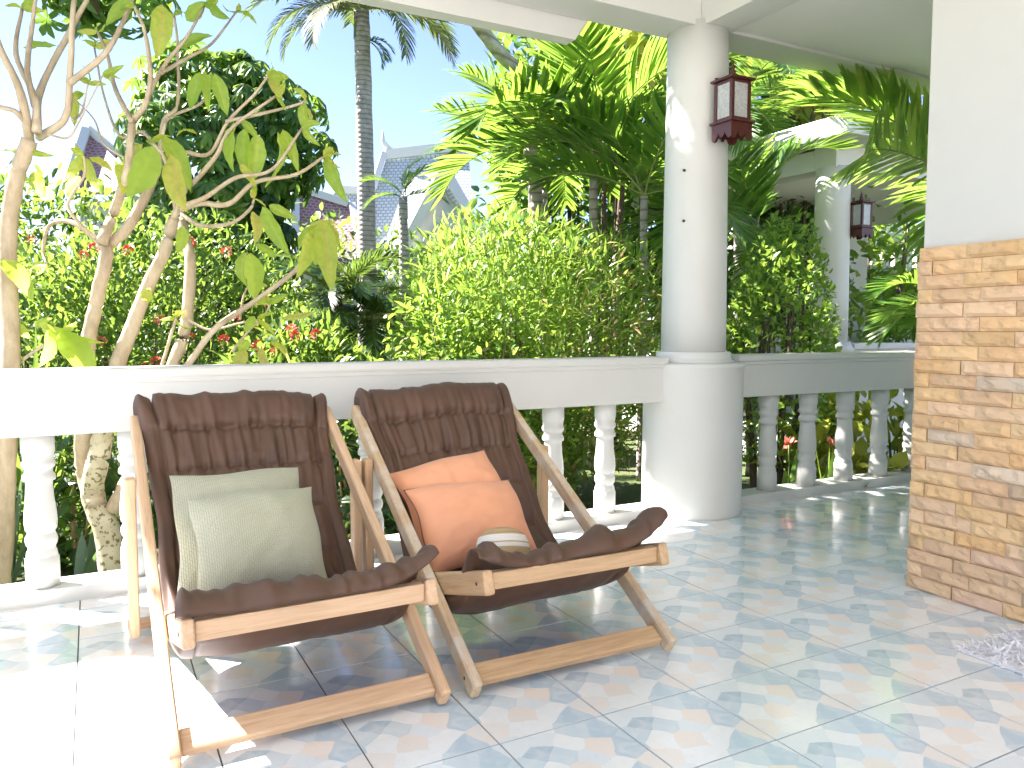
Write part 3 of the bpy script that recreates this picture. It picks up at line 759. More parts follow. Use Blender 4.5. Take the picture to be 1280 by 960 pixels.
# ================================================================== the garden
# ------------------------------------------------------------------ frangipani trees, branch by branch
def leaf_big(seed, wr=.34):
    """one broad leaf, 1 long along +x, hanging curve towards -z, with a raised midrib and wavy margin"""
    g = np.random.default_rng(seed); nu, nv = 13, 7; ph = g.random(4)*6
    V, F = [], []
    for i in range(nu):
        u = i/(nu-1); w = wr/2*(math.sin(PI*u**.82)**.75)*(1 if u < .97 else .5)
        for j in range(nv):
            v = (j/(nv-1)*2-1)
            z = .07*abs(v)*math.sin(PI*u) - .26*u*u*u + .10*math.sin(u*3+ph[3])*u + .020*math.sin(u*15+ph[0]+v*2)*abs(v) + .012*math.sin(u*34+ph[1])*abs(v)
            V.append((u, v*w*(1+.05*math.sin(u*20+ph[2])), z))
    for i in range(nu-1):
        for j in range(nv-1): a = i*nv+j; F.append((a, a+nv, a+nv+1, a+1))
    return V, F
LEAF_N = 7
LEAVES = []
for tone in range(6):
    for s in range(2):
        V, F = leaf_big(tone*2+s)
        me = mk_mesh('leaf', V, F, M_L_FRANGI, True)
        a = me.attributes.new('tint', 'FLOAT', 'POINT')
        t0 = (.15, .38, .55, .70, .84, .98)[tone]
        vals = []
        for (x, y, z) in V:
            rib = math.exp(-(y/.010)**2); side = .5+.5*math.sin((x-abs(y)*.8)*62)
            vals.append(min(1, t0+.26*rib+.13*(side-.4)*(1-rib)))
        a.data.foreach_set('value', np.array(vals)); LEAVES.append(me)
def hang_leaf(parent, org, base, tip, w, tone):
    base = np.array(base); tip = np.array(tip); d = tip-base; L = np.linalg.norm(d); d = d/L
    view = np.array([0, 0, CAM_H])-base; view /= np.linalg.norm(view)
    n = view + rng.normal(0, .45, 3) + np.array([0, 0, .3]); n = n-d*np.dot(n, d); n /= np.linalg.norm(n)
    s = np.cross(n, d)
    k = w/(.34*L)
    me = LEAVES[tone*2+int(rng.integers(2))]
    o = ob('leaf', me, parent)
    o.matrix_local = Matrix(((d[0]*L, s[0]*L*k, n[0]*L, base[0]-org[0]), (d[1]*L, s[1]*L*k, n[1]*L, base[1]-org[1]), (d[2]*L, s[2]*L*k, n[2]*L, base[2]-org[2]), (0, 0, 0, 1)))
    return o
def px_path(pts, d0, d1=None, jit=.03):
    d1 = d0 if d1 is None else d1
    return [at(x, y, d0+(d1-d0)*i/max(1, len(pts)-1)+rng.normal(0, jit)) for i, (x, y) in enumerate(pts)]
def pxw(px, d): return px*d/FPX
def frangi(label, base_px, d, limbs, twigs, leaves, base_mat):
    b = at(*base_px, d); org = np.array([b[0], b[1], GZ])
    t = thing('frangipani_tree', label, 'tree', org, group='frangipani trees by the porch')
    def tb(nm, pts, r0, r1, dd, mat, n=9, wob=.05):
        P = [p-org for p in px_path(pts, dd[0], dd[1])]
        o = tube(nm, P, pxw(r0*.88, d), pxw(r1*.85, d), mat, t, n, 6, wob, len(pts)*7+int(pts[0][0])); return o
    for i, (pts, r0, r1, dd) in enumerate(limbs): tb('trunk' if i == 0 else 'limb', pts, r0, r1, dd, base_mat if i < 1 else M_B_FRANGI)
    for pts, r0, r1, dd in twigs: tb('branch', pts, r0, r1, dd, M_B_FRANGI, 7, .04)
    for pts, r0, r1, dd in twigs:      # young leaves at the branch tips
        ex, ey = pts[-1]; px_, py_ = pts[-2]
        if ey < -2: continue
        for k in range(int(rng.integers(2, 5))):
            an = math.atan2(ey-py_, ex-px_)+rng.normal(0, .9); ln = rng.uniform(14, 30)
            hang_leaf(t, org, at(ex, ey, dd[1]), at(ex+math.cos(an)*ln, ey+math.sin(an)*ln*.8+rng.uniform(0, 9), dd[1]+rng.normal(0, .05)), pxw(ln*rng.uniform(.28, .42), d), int(rng.choice([1, 2, 2, 3, 3, 4])))
    for (bx, by), (tx, ty), w, tone, dd in leaves:
        hang_leaf(t, org, at(bx, by, dd), at(tx, ty, dd+rng.normal(0, .06)), pxw(w*1.0, dd), tone)
    return t
D0 = 3.95
A_limbs = [
 ([(146, 775), (142, 720), (132, 660), (116, 618), (124, 570), (134, 520), (145, 470)], 20, 12, (D0, D0)),
 ([(138, 500), (145, 462), (168, 401), (188, 351), (205, 315), (218, 272)], 11.5, 8, (D0, D0)),
 ([(122, 632), (105, 590), (104, 520), (110, 430), (120, 380), (133, 318), (127, 304)], 12, 8.5, (D0, D0-.1)),
 ([(140, 640), (165, 590), (190, 520), (213, 462), (232, 408), (238, 331), (232, 300), (226, 275)], 11, 7, (D0, D0+.12)),
 ([(200, 500), (232, 460), (269, 411), (322, 374), (376, 331), (390, 290)], 5.5, 2.6, (D0+.05, D0-.15)),
 ([(127, 304), (144, 260), (160, 210), (165, 151)], 8, 5, (D0-.1, D0-.15)),
 ([(130, 308), (158, 287), (181, 247), (196, 215), (200, 190)], 8.5, 5, (D0-.1, D0+.1))]
A_twigs = [
 ([(200, 465), (212, 425), (220, 398)], 2.6, 2, (D0, D0)),
 ([(165, 151), (181, 131), (188, 94), (181, 40), (168, 8)], 4.4, 2, (D0-.15, D0-.3)),
 ([(165, 152), (144, 111), (134, 67), (122, 40)], 4, 1.8, (D0-.15, D0)),
 ([(181, 131), (202, 87), (235, 44), (255, 8)], 3.6, 1.6, (D0-.2, D0-.1)),
 ([(200, 92), (235, 72), (265, 54), (296, 14)], 3, 1.4, (D0-.2, D0+.1)),
 ([(200, 190), (205, 150), (222, 130), (222, 60), (218, 20)], 3.6, 1.6, (D0+.1, D0)),
 ([(200, 192), (178, 165), (150, 170), (130, 120), (118, 60)], 3, 1.5, (D0+.1, D0+.3)),
 ([(196, 215), (205, 160), (215, 145), (250, 130), (262, 110)], 3, 1.5, (D0+.1, D0)),
 ([(218, 272), (232, 235), (242, 228), (270, 195), (290, 160), (345, 120)], 5, 2, (D0, D0-.15)),
 ([(232, 190), (262, 192), (285, 152), (318, 118), (335, 95)], 3.2, 1.6, (D0, D0-.2)),
 ([(224, 262), (250, 254), (286, 255), (319, 228), (370, 218), (405, 196)], 5, 2, (D0, D0-.1)),
 ([(228, 258), (258, 246), (295, 222), (340, 212), (378, 160)], 4, 1.8, (D0, D0-.2)),
 ([(282, 152), (336, 140), (374, 130), (382, 124)], 2.6, 1.5, (D0-.1, D0-.2)),
 ([(226, 268), (252, 282), (289, 279), (312, 262), (318, 248)], 3.6, 1.8, (D0+.05, D0-.1)),
 ([(222, 270), (214, 232), (205, 196), (190, 178)], 4, 2, (D0, D0-.1)),
 ([(120, 298), (100, 280), (85, 255), (105, 220), (105, 195)], 3, 1.4, (D0-.1, D0-.2)),
 ([(127, 304), (90, 278), (62, 282), (54, 312), (58, 330)], 4, 1.6, (D0-.1, D0-.1)),
 ([(160, 200), (130, 180), (118, 150), (95, 125)], 1.6, 1, (D0-.1, D0)),
 ([(290, 440), (312, 412), (330, 395), (338, 380)], 2.2, 1.4, (D0, D0-.1)),
 ([(232, 398), (262, 412), (300, 404), (322, 400)], 2, 1.2, (D0, D0-.1)),
 ([(300, 400), (304, 372), (312, 355)], 1.8, 1.2, (D0, D0-.1))]
dl = D0-.12
A_leaves = [((250, 90), (236, 137), 16, 0, dl), ((255, 88), (260, 131), 11, 1, dl), ((268, 92), (285, 140), 18, 1, dl), ((292, 153), (278, 206), 25, 1, dl), ((305, 161), (304, 219), 19, 1, dl),
 ((322, 168), (318, 226), 23, 2, dl), ((347, 165), (353, 234), 18, 2, dl), ((353, 163), (372, 206), 16, 2, dl), ((380, 126), (379, 168), 14, 2, dl), ((336, 94), (353, 125), 12, 5, dl),
 ((192, 182), (164, 249), 38, 0, dl-.2), ((205, 170), (240, 230), 24, 1, dl), ((212, 193), (226, 263), 31, 4, dl-.1), ((203, 6), (201, 64), 27, 3, dl-.2), ((167, -2), (130, 25), 18, 1, dl),
 ((233, 26), (256, 2), 18, 1, dl), ((259, 3), (285, 26), 15, 0, dl), ((408, 195), (427, 249), 19, 1, dl), ((405, 196), (426, 190), 9, 4, dl), ((316, 264), (324, 303), 17, 5, dl), ((328, 258), (354, 318), 21, 1, dl-.1),
 ((336, 257), (368, 272), 13, 2, dl), ((385, 290), (383, 346), 23, 3, dl-.1), ((403, 276), (413, 353), 27, 3, dl-.1), ((398, 282), (366, 310), 16, 2, dl), ((400, 277), (430, 300), 16, 3, dl), ((385, 286), (420, 278), 15, 4, dl), ((395, 290), (400, 335), 20, 2, dl),
 ((312, 316), (326, 372), 32, 1, dl-.1), ((306, 314), (300, 358), 20, 2, dl), ((320, 305), (345, 318), 12, 1, dl), ((228, 282), (225, 318), 16, 1, dl-.1), ((322, 396), (336, 417), 19, 2, dl), ((318, 395), (306, 415), 12, 1, dl),
 ((310, 425), (298, 440), 14, 2, dl), ((308, 438), (292, 462), 18, 4, dl), ((326, 434), (333, 462), 14, 5, dl), ((338, 427), (367, 446), 13, 3, dl), ((352, 398), (394, 392), 9, 4, dl),
 ((178, 180), (150, 210), 14, 3, dl), ((300, 150), (326, 172), 12, 1, dl), ((188, 360), (178, 382), 14, 3, dl-.1), ((222, 60), (262, 40), 14, 0, dl+.1), ((300, 205), (320, 232), 12, 4, dl), ((246, 168), (220, 160), 9, 2, dl), ((105, 195), (84, 222), 13, 3, dl), ((104, 196), (118, 232), 14, 3, dl), ((100, 220), (80, 245), 14, 3, dl), ((150, 205), (158, 235), 20, 3, dl), ((112, 196), (140, 210), 12, 4, dl), ((350, 90), (346, 118), 9, 3, dl), ((385, 135), (388, 162), 8, 5, dl)]
frangi('slender frangipani tree with blotched bark and few hanging leaves behind the green-pillow chair', (140, 740), D0, A_limbs, A_twigs, A_leaves, M_B_SPOT)
D1 = 3.7
B_limbs = [([(-6, 800), (2, 700), (8, 560), (12, 465), (12, 400), (10, 300), (20, 225), (37, 175)], 14, 11, (D1, D1))]
B_twigs = [
 ([(37, 178), (25, 114), (0, 60), (-15, 10)], 7, 3, (D1, D1-.2)), ([(44, 165), (44, 124), (20, 67), (28, 10)], 6, 2.5, (D1, D1+.1)), ([(46, 165), (50, 114), (87, 40), (112, -6)], 6.5, 3, (D1, D1+.1)),
 ([(44, 134), (34, 87), (40, 34), (45, -6)], 5, 2.5, (D1, D1)), ([(48, 172), (81, 148), (87, 101), (91, 20), (94, -6)], 6, 3, (D1, D1-.1)), ([(87, 104), (131, 67), (154, 27), (168, -6)], 5, 2.5, (D1-.1, D1)),
 ([(37, 160), (20, 140), (0, 134), (-20, 128)], 4, 3, (D1, D1-.1)), ([(90, 150), (102, 140), (110, 105)], 2.2, 1.2, (D1, D1)), ([(60, 168), (85, 172), (100, 150), (128, 95)], 1.8, 1, (D1, D1)),
 ([(14, 462), (26, 452), (42, 440), (75, 420)], 3, 2, (D1, D1-.1))]
B_leaves = [((-2, 189), (32, 191), 11, 1, D1), ((42, 214), (52, 246), 17, 2, D1), ((56, 232), (68, 256), 11, 2, D1), ((2, 324), (44, 368), 24, 1, D1-.1), ((-4, 320), (2, 358), 14, 1, D1), ((75, 415), (120, 470), 34, 0, D1-.15),
 ((50, 405), (112, 432), 17, 1, D1-.1), ((62, 412), (60, 456), 22, 1, D1-.1), ((24, 404), (34, 425), 14, 1, D1), ((45, 408), (62, 398), 10, 0, D1), ((35, 186), (55, 196), 9, 2, D1), ((30, 60), (58, 50), 10, 1, D1+.2), ((88, 115), (96, 128), 8, 5, D1)]
frangi('thick-trunked frangipani with bare forked branches at the far end of the long balustrade', (0, 760), D1, B_limbs, B_twigs, B_leaves, M_B_FRANGI)

# ------------------------------------------------------------------ bushes
def ell_points(n, c, r, shell=.55, flat=0.0, lump=.16, seed=0, squash=1.0):
    """points through an uneven ellipsoid, thicker towards the outside; returns points and outward directions"""
    g = np.random.default_rng(seed); d = nrm(g.normal(0, 1, (n, 3)))
    k = g.random((14, 3))*2-1; k = nrm(k); a = g.random(14)*lump
    lump_ = 1 + (a[None]*np.maximum(0, d@k.T)**5*2.2).sum(1) - lump*.6
    rad = (shell + (1-shell)*g.random(n)**.6)*lump_
    P = d*rad[:, None]*np.array(r)+np.array(c)
    return P, nrm(d/np.array(r))
def bush(name, label, cat, c, r, n, L, Wd, tm, mat, seed, stems=10, stem_mat=None, up=.5, spread=.6, shell=.5, zmin=None, tintfn=None, group=None, lump=.25, stem_r=.018, droop=0, mb=True):
    c = np.array(c, float); org = np.array([c[0], c[1], GZ])
    t = thing(name, label, cat, org, group=group)
    P, O = ell_points(n, c-org, r, shell, lump=lump, seed=seed)
    zm = .02 if zmin is None else zmin
    keep = P[:, 2] > zm; P, O = P[keep], O[keep]; n = len(P)
    g = np.random.default_rng(seed+1)
    D = O*spread + g.normal(0, .5, (n, 3)) + np.array([0, 0, up-droop])
    Nn = O*.5+np.array([0, 0, 1.0])+g.normal(0, .45, (n, 3))
    tint = g.random(n) if tintfn is None else tintfn(P+org, g)
    leaf_cloud('foliage', P, D, Nn, L*(.5+1.0*g.random(n)**1.3), Wd*(.55+.9*g.random(n)), tm, mat, t, tint, 'stuff')
    for k in range(stems):
        a = g.random()*6.28; rr = g.random()**.5*.75
        b0 = np.array([math.cos(a)*r[0]*rr*.45, math.sin(a)*r[1]*rr*.45, 0])
        e = np.array([math.cos(a)*r[0]*rr, math.sin(a)*r[1]*rr, (c[2]-GZ)+r[2]*(.2+.5*g.random())])
        m = (b0+e)/2+g.normal(0, .05, 3)
        tube('stem', [b0, m, e], stem_r*(.7+.6*g.random()), stem_r*.3, stem_mat or M_B_DARK, t, 6, 4)
    return t
# bamboo clump behind the balustrade
def ellc(px, py, d, top, bottom=None):
    """centre and vertical radius of a bush whose top shows at pixel row `top`, standing on the ground"""
    p = at(px, py, d); zt = at(px, top, d)[2]; return p, zt
def bamboo_tint(P, g):
    x = (P-np.array([0, 0, CAM_H]))@_R; dry = np.clip((x/1.0-.35)*.55, 0, .5)
    t = g.random(len(P))*.8
    return np.where(g.random(len(P)) < dry*.55+.06, .86+.14*g.random(len(P)), t)
c = at(655, 380, 6.6); zt = at(655, 246, 6.6)[2]
bush('bamboo_shrub', 'large rounded bamboo clump with yellow-green and dry leaves left of the column', 'shrub', (c[0], c[1], (zt+GZ)/2-.03), (1.12, .95, (zt-GZ)/2*.88), 17000, .125, .022, T_LANCE, M_L_BAMBOO, 21, 46, M_B_STRAW, up=.35, spread=.55, shell=.35, tintfn=bamboo_tint, lump=.13, stem_r=.011)
bamboo = bpy.data.objects['bamboo_shrub']
c = at(590, 410, 5.6); zt = at(590, 335, 5.6)[2]
bush('oval_leaf_shrub', 'bright green shrub with small oval leaves in front of the bamboo clump', 'shrub', (c[0], c[1], (zt+GZ)/2), (.55, .4, (zt-GZ)/2), 4200, .062, .028, T_OVAL, M_L_SHRUB, 22, 14, M_B_DARK, up=.2, spread=.5, shell=.4)
# red flowering bush
def flowering(label, cx, top, d, rx, ry, n, seed, flowers, grp):
    c = at(cx, 400, d); zt = at(cx, top, d)[2]
    t = bush('ixora_shrub', label, 'shrub', (c[0], c[1], (zt+GZ)/2), (rx, ry, (zt-GZ)/2), n, .085, .034, T_OVAL, M_L_IXORA, seed, 16, M_B_DARK, up=.45, spread=.6, shell=.45, lump=.3, group=grp)
    org = np.array(t.location)
    for k, (fx, fy) in enumerate(flowers):
        p = at(fx, fy, d-ry*.9)-org; m = 34; g = np.random.default_rng(seed*100+k)
        dd = nrm(g.normal(0, 1, (m, 3))+np.array([0, 0, .6]))
        leaf_cloud('flower_head', p+dd*.02, dd, g.normal(0, 1, (m, 3)), .026, .018, T_DIAM, M_FLOWER if k % 3 else M_FLOWER2, t)
    return t
flowering('tall ixora bush with red flower heads behind the slender frangipani', 190, 268, 6.3, 1.25, .8, 10000, 31, [(104, 320), (160, 313), (118, 310), (200, 400), (195, 452), (182, 460), (283, 315), (238, 303), (280, 425), (295, 400), (325, 438), (236, 422), (127, 427), (315, 408), (330, 375)], 'red flowering bushes')
flowering('lower ixora bush with red flower heads beside the dark fern palms', 385, 385, 5.8, .62, .5, 5200, 32, [(365, 412), (368, 420), (395, 418), (345, 440), (322, 432)], 'red flowering bushes')
flowering('leafy ixora bush under the thick-trunked frangipani', 30, 285, 6.8, .9, .7, 6000, 33, [(60, 380), (70, 560), (85, 575), (40, 300)], 'red flowering bushes')
# dark low plants seen through the balusters
for lab, px, top, d, rx, n, mt, sd_ in (('low dark leafy undergrowth below the slender frangipani', 90, 520, 4.75, .62, 1700, M_L_DARK, 41), ('low dark leafy undergrowth behind the orange-pillow chair', 470, 500, 5.2, .8, 2000, M_L_DARK, 43)):
    c = at(px, 600, d); zt = at(px, top, d)[2]
    bush('undergrowth_shrub', lab, 'shrub', (c[0], c[1], (zt+GZ)/2), (rx, .35, (zt-GZ)/2), n, .12, .04, T_OVAL, mt, sd_, 10, M_B_STRAW, up=.3, spread=.5)
# strap-leaved plants by the left frangipani
def strap_plant(name, label, base, n, L, W, mat, seed, spread=.5, droop=.5, grp=None):
    g = np.random.default_rng(seed); t = thing(name, label, 'plant', base, group=grp)
    for k in range(n):
        a = g.random()*6.28; el = R(90)-abs(g.normal(0, spread)); ll = L*(.65+.5*g.random()); m = 8
        d = np.array([math.cos(a)*math.cos(el), math.sin(a)*math.cos(el), math.sin(el)]); s = np.array([-math.sin(a), math.cos(a), 0])
        V = []; p = np.zeros(3); 
        for i in range(m+1):
            u = i/m; w = W*(1-u**2.5)*(.55+.45*min(1, u*4))/2
            dd = d+np.array([0, 0, -droop*u*u]); up_ = np.cross(s, dd)
            V += [p-s*w+up_*w*.25, p, p+s*w+up_*w*.25]; p = p+dd/np.linalg.norm(dd)*ll/m
        F = []
        for i in range(m): a0 = i*3; F += [(a0, a0+3, a0+4, a0+1), (a0+1, a0+4, a0+5, a0+2)]
        me = mk_mesh('blade', V, F, mat, True); at_ = me.attributes.new('tint', 'FLOAT', 'POINT'); at_.data.foreach_set('value', np.full(len(V), g.random()))
        ob('blade', me, t)
    return t
b = at(40, 560, 4.6); strap_plant('strap_leaf_plant', 'bright green plant of upright strap leaves beside the thick-trunked frangipani', (b[0], b[1], GZ), 20, 1.35, .065, M_L_SHRUB, 51, .32, .35)
b = at(118, 520, 4.7); strap_plant('agave_plant', 'blue-green plant of stiff pointed leaves between the frangipani trunks', (b[0], b[1], .25), 22, .52, .05, M_L_BLUE, 52, .75, .15)
b = at(5, 640, 4.2); strap_plant('strap_leaf_plant', 'dark blue-green strap plant low behind the leftmost baluster', (b[0], b[1], GZ), 14, .8, .05, M_L_BLUE, 53, .3, .3)
b = at(100, 660, 4.25); strap_plant('young_canna', 'small broad-leaved plant standing at the foot of the blotched trunk', (b[0], b[1], GZ), 5, .5, .09, M_L_BLUE, 54, .5, .3)

# ------------------------------------------------------------------ palms
def frond_me(L, n, ll, lw, droop, seed, mat, ang=55, hang=.5, base=.14, fold=.25, rib=.011):
    """frond along +x, bending down (-z); leaflets either side. One mesh: rib + leaflets"""
    g = np.random.default_rng(seed); m = 26; V, F, Tn, MI = [], [], [], []
    pts = [np.zeros(3)]; angs = []
    for i in range(m):
        u = (i+.5)/m; a = -droop*u**1.4; angs.append(a); pts.append(pts[-1]+np.array([math.cos(a), .0, math.sin(a)])*L/m)
    pts = np.array(pts); pts[:, 1] += .03*L*np.sin(np.linspace(0, 2.4, m+1)+g.random()*6)
    v, f = tube_arrays(pts, np.linspace(rib, rib*.15, m+1), 5)
    V += list(v); F += [tuple(x) for x in f]; Tn += [.8]*len(v); MI += [1]*len(f)
    for side in (-1, 1):
        for k in range(n):
            u = base+(1-base)*(k+.5*g.random())/n; i = min(m-1, int(u*m)); fr = u*m-i
            p = pts[i]*(1-fr)+pts[i+1]*fr; tg = pts[i+1]-pts[i]; tg /= np.linalg.norm(tg); up_ = np.array([-tg[2], 0, tg[0]])
            l_ = ll*(math.sin(PI*(.12+.80*(u-base)/(1-base)))**.6)*(.9+.2*g.random())
            an = R(ang*(1-.45*(u-base)/(1-base))+g.normal(0, 5))
            d = tg*math.cos(an)+np.array([0, side, 0])*math.sin(an)*math.cos(fold)+up_*math.sin(fold)*math.sin(an)
            nv = nrm(np.cross(d, tg)*side*-1+up_*.2); wv = nrm(np.cross(nv, d)); w = lw*(.8+.4*g.random())
            i0 = len(V); tn = g.random(); q = p.copy(); dd = d.copy(); sg = 4; h_ = hang*(.6+.8*g.random())
            for j in range(sg+1):
                s_ = j/sg; ww = w*(math.sin(PI*min(1, .22+.70*s_))**.8)*.5 if j < sg else w*.03
                V += [q-wv*ww, q+wv*ww]; Tn += [tn, tn*.9]
                dd = nrm(dd+np.array([0, 0, -h_/sg*1.3*s_])); q = q+dd*l_/sg
            for j in range(sg): a0 = i0+j*2; F.append((a0, a0+1, a0+3, a0+2)); MI.append(0)
    me = mk_mesh('frond', V, F, mat); me.materials.append(M_RIB)
    me.polygons.foreach_set('material_index', MI)
    a = me.attributes.new('tint', 'FLOAT', 'POINT'); a.data.foreach_set('value', np.array(Tn)); return me
def put_frond(me, parent, org, base, to, scale=1.0, roll=0.0):
    base = np.array(base, float); d = nrm(np.array(to, float)-base)
    up_ = np.array([0, 0, 1.0]); s = nrm(np.cross(up_, d)) if abs(d[2]) < .985 else np.array([0, 1.0, 0]); u = np.cross(d, s)
    M = Matrix(((d[0], s[0], u[0]), (d[1], s[1], u[1]), (d[2], s[2], u[2]))).to_4x4() @ Matrix.Rotation(roll, 4, 'X') @ Matrix.Diagonal((scale, scale, scale, 1))
    M.translation = Vector([float(x) for x in (base-org)])
    o = ob('frond', me, parent); o.matrix_local = M; return o
FR_BROAD = [frond_me(1.7, 38, .60, .046, 1.75, 100+i, M_L_PALM, 62, .6, .16, .38) for i in range(3)]
FR_PALE = [frond_me(1.7, 36, .50, .040, 1.15, 110+i, M_L_PALM_Y, 56, .5, .16, .25) for i in range(3)]
FR_FINE = [frond_me(1.7, 60, .50, .024, 1.2, 120+i, M_L_PALM, 60, .7, .12, .2) for i in range(2)]
FR_ROYAL = [frond_me(2.6, 64, .62, .030, 1.7, 130+i, M_L_ROYAL, 62, 1.5, .10, .1, .02) for i in range(3)]
FR_DARK = [frond_me(1.7, 60, .50, .026, 1.5, 150+i, M_L_DARK, 60, .7, .12, .2) for i in range(2)]
FR_SMALL = [frond_me(.9, 34, .30, .022, 1.2, 140+i, M_L_PALM, 60, .7, .15, .3, .012) for i in range(2)]
def palm(name, label, base_xy, crown, trunk_r, fronds, mat=None, grp=None, stems=None, crown_shaft=True):
    crown = np.array(crown); org = np.array([base_xy[0], base_xy[1], GZ])
    t = thing(name, label, 'palm', org, group=grp)
    P = [np.zeros(3), (crown-org)*np.array([.25, .25, .5])+np.array([.02, .02, 0]), crown-org]
    tube('trunk', P, trunk_r*1.15, trunk_r*.85, mat or M_B_PALM, t, 12, 8, .03)
    for me, to, sc, roll in fronds: put_frond(me, t, org, crown+rng.normal(0, .03, 3), to, sc, roll)
    return t
def ring(me_list, crown, n, el0, el1, sc, seed, a0=0, a1=6.28):
    g = np.random.default_rng(seed); out = []
    for k in range(n):
        a = a0+(a1-a0)*(k+.6*g.random())/n; el = el0+(el1-el0)*g.random()
        to = np.array(crown)+np.array([math.cos(a)*math.cos(el), math.sin(a)*math.cos(el), math.sin(el)])
        out.append((me_list[int(g.integers(len(me_list)))], to, sc*(.85+.3*g.random()), g.normal(0, .25)))
    return out
PG = 'palms of the thicket'
# thicket left of the column
c = at(742, 210, 7.9)
palm('thicket_palm', 'broad-fronded palm rising straight behind the bamboo clump', (c[0], c[1]), c, .05,
     [(FR_BROAD[0], at(655, 70, 7.2), 1.15, .2), (FR_PALE[1], at(660, 120, 7.5), .85, .1), (FR_BROAD[1], at(640, 80, 7.9), 1.0, -.3), (FR_BROAD[2], at(715, 30, 7.4), 1.15, .5), (FR_PALE[0], at(745, 60, 7.3), .95, -.2), (FR_BROAD[0], at(690, 90, 7.4), .9, .6), (FR_BROAD[2], at(780, 60, 7.8), 1.1, -.4), 
      (FR_BROAD[0], at(800, 120, 7.6), .95, .2), (FR_PALE[2], at(780, 130, 7.4), .75, .4)] + ring(FR_BROAD, c, 5, .3, 1.1, .9, 3, .3, 2.9), grp=PG)
c = at(805, 245, 7.3)
palm('thicket_palm', 'bright green palm whose fronds reach the edge of the near column', (c[0], c[1]), c, .04,
     [(FR_BROAD[2], at(730, 140, 7.1), .9, -.4), (FR_BROAD[0], at(770, 120, 7.1), .8, .2), (FR_BROAD[1], at(825, 150, 6.9), .9, .3), (FR_FINE[0], at(850, 230, 6.9), .8, 0)] + ring(FR_BROAD, c, 4, .2, 1.0, .8, 4, .3, 2.9), grp=PG)
c = at(680, 235, 9.0)
palm('thicket_palm', 'fine-leaved palm beside the grey tiled villa roof', (c[0], c[1]), c, .05,
     [(FR_FINE[0], at(585, 130, 8.4), .9, 0), (FR_FINE[1], at(600, 90, 8.6), .95, .2), (FR_FINE[0], at(640, 80, 8.5), 1.0, -.1), (FR_FINE[1], at(670, 120, 8.4), 1, .1)], grp=PG)
# tall leaning palm; its unseen crown is placed and filled out to shade the column
c = np.array([1.15, 5.5, 4.75]); b0 = at(690, 300, 8.8)
tp = thing('leaning_palm', 'tall leaning palm with ringed trunk, its unseen crown put above the porch roof edge for shade', 'palm', (b0[0], b0[1], GZ), group=None)
org = np.array([b0[0], b0[1], GZ])
tube('trunk', [np.zeros(3), at(660, 150, 8.6)-org, at(610, 48, 7.8)-org, c-org], .085, .06, M_B_PALM, tp, 12, 8, .03)
for me, to, sc, roll in ring(FR_FINE+FR_BROAD, c, 26, -.15, .8, .95, 8)+ring(FR_BROAD, c, 9, -.35, .1, .8, 88, 1.9, 3.6): put_frond(me, tp, org, c, to, sc, roll)
# right of the column
c = at(945, 300, 7.6)
palm('thicket_palm', 'dark green palm growing right behind the near column', (c[0], c[1]), c, .05,
     [(FR_BROAD[0], at(930, 180, 7.2), .85, .1), (FR_BROAD[1], at(965, 150, 7.4), .85, -.2), (FR_BROAD[2], at(900, 230, 7.2), .85, 0), (FR_FINE[1], at(940, 330, 6.8), .6, 0), (FR_BROAD[0], at(980, 340, 6.9), .5, 0), (FR_BROAD[2], at(955, 240, 6.6), .7, .2)] + ring(FR_BROAD, c, 5, .0, 1.0, .8, 9, .3, 2.9), grp=PG)
c = at(930, 130, 9.2)
palm('thicket_palm', 'taller palm with drooping fronds seen beneath the right-hand beam', (c[0], c[1]), c, .09, ring(FR_FINE, c, 12, -.3, .8, .9, 10), grp=PG)
c = at(1215, 205, 5.6)
palm('areca_palm', 'sunlit areca palm arching over the shorter balustrade from behind the wall', (c[0], c[1]), (c[0], c[1], c[2]-.2), .05,
     [(FR_PALE[0], at(1070, 75, 5.5), .95, .3), (FR_PALE[1], at(1085, 20, 5.4), .9, -.1), (FR_PALE[2], at(1110, 60, 5.8), .9, .2), (FR_PALE[2], at(1060, 165, 5.3), .95, .9)] + ring(FR_PALE, c, 5, .0, .9, 1, 12, -1.4, 1.2))
c = at(1190, 400, 5.5)
palm('areca_palm', 'low palm with deep green fronds beside the neighbouring porch rail', (c[0], c[1]), c, .04,
     [(FR_PALE[0], at(1100, 325, 5.2), .45, .1), (FR_BROAD[1], at(1110, 335, 5.3), .42, -.2), (FR_BROAD[2], at(1140, 310, 5.4), .42, 0)] + ring(FR_BROAD, c, 3, .3, .9, .4, 13, -.8, 1.2))
# the tall royal palm
b0 = at(458, 300, 16); c = at(452, 14, 16)
rp_ = palm('royal_palm', 'tall straight palm with smooth grey trunk and drooping crown before the villa roof', (b0[0], b0[1]), c, .185,
     [(FR_ROYAL[0], at(400, -20, 15.7), 1.0, 0), (FR_ROYAL[1], at(380, 0, 15.9), .8, 0), (FR_ROYAL[2], at(415, -10, 15.2), .8, 0), (FR_ROYAL[0], at(500, -5, 15.3), .8, 0), (FR_ROYAL[1], at(530, 0, 16.2), .9, 0), (FR_ROYAL[1], at(420, -60, 15.5), .95, .1), (FR_ROYAL[2], at(490, -50, 15.6), .95, 0), (FR_ROYAL[0], at(520, -35, 15.8), 1.1, 0), (FR_ROYAL[1], at(505, -10, 15.8), .9, .1), (FR_ROYAL[2], at(395, -5, 15.8), .9, 0)] + ring(FR_ROYAL, c, 7, .35, 1.1, 1, 14))
ob('crownshaft', mk_mesh('crownshaft', *tube_arrays([c-np.array([b0[0], b0[1], GZ])+np.array([0, 0, z]) for z in (-.55, -.3, .0, .3)], [.175, .17, .13, .08], 12), M_STEMG, True), rp_)
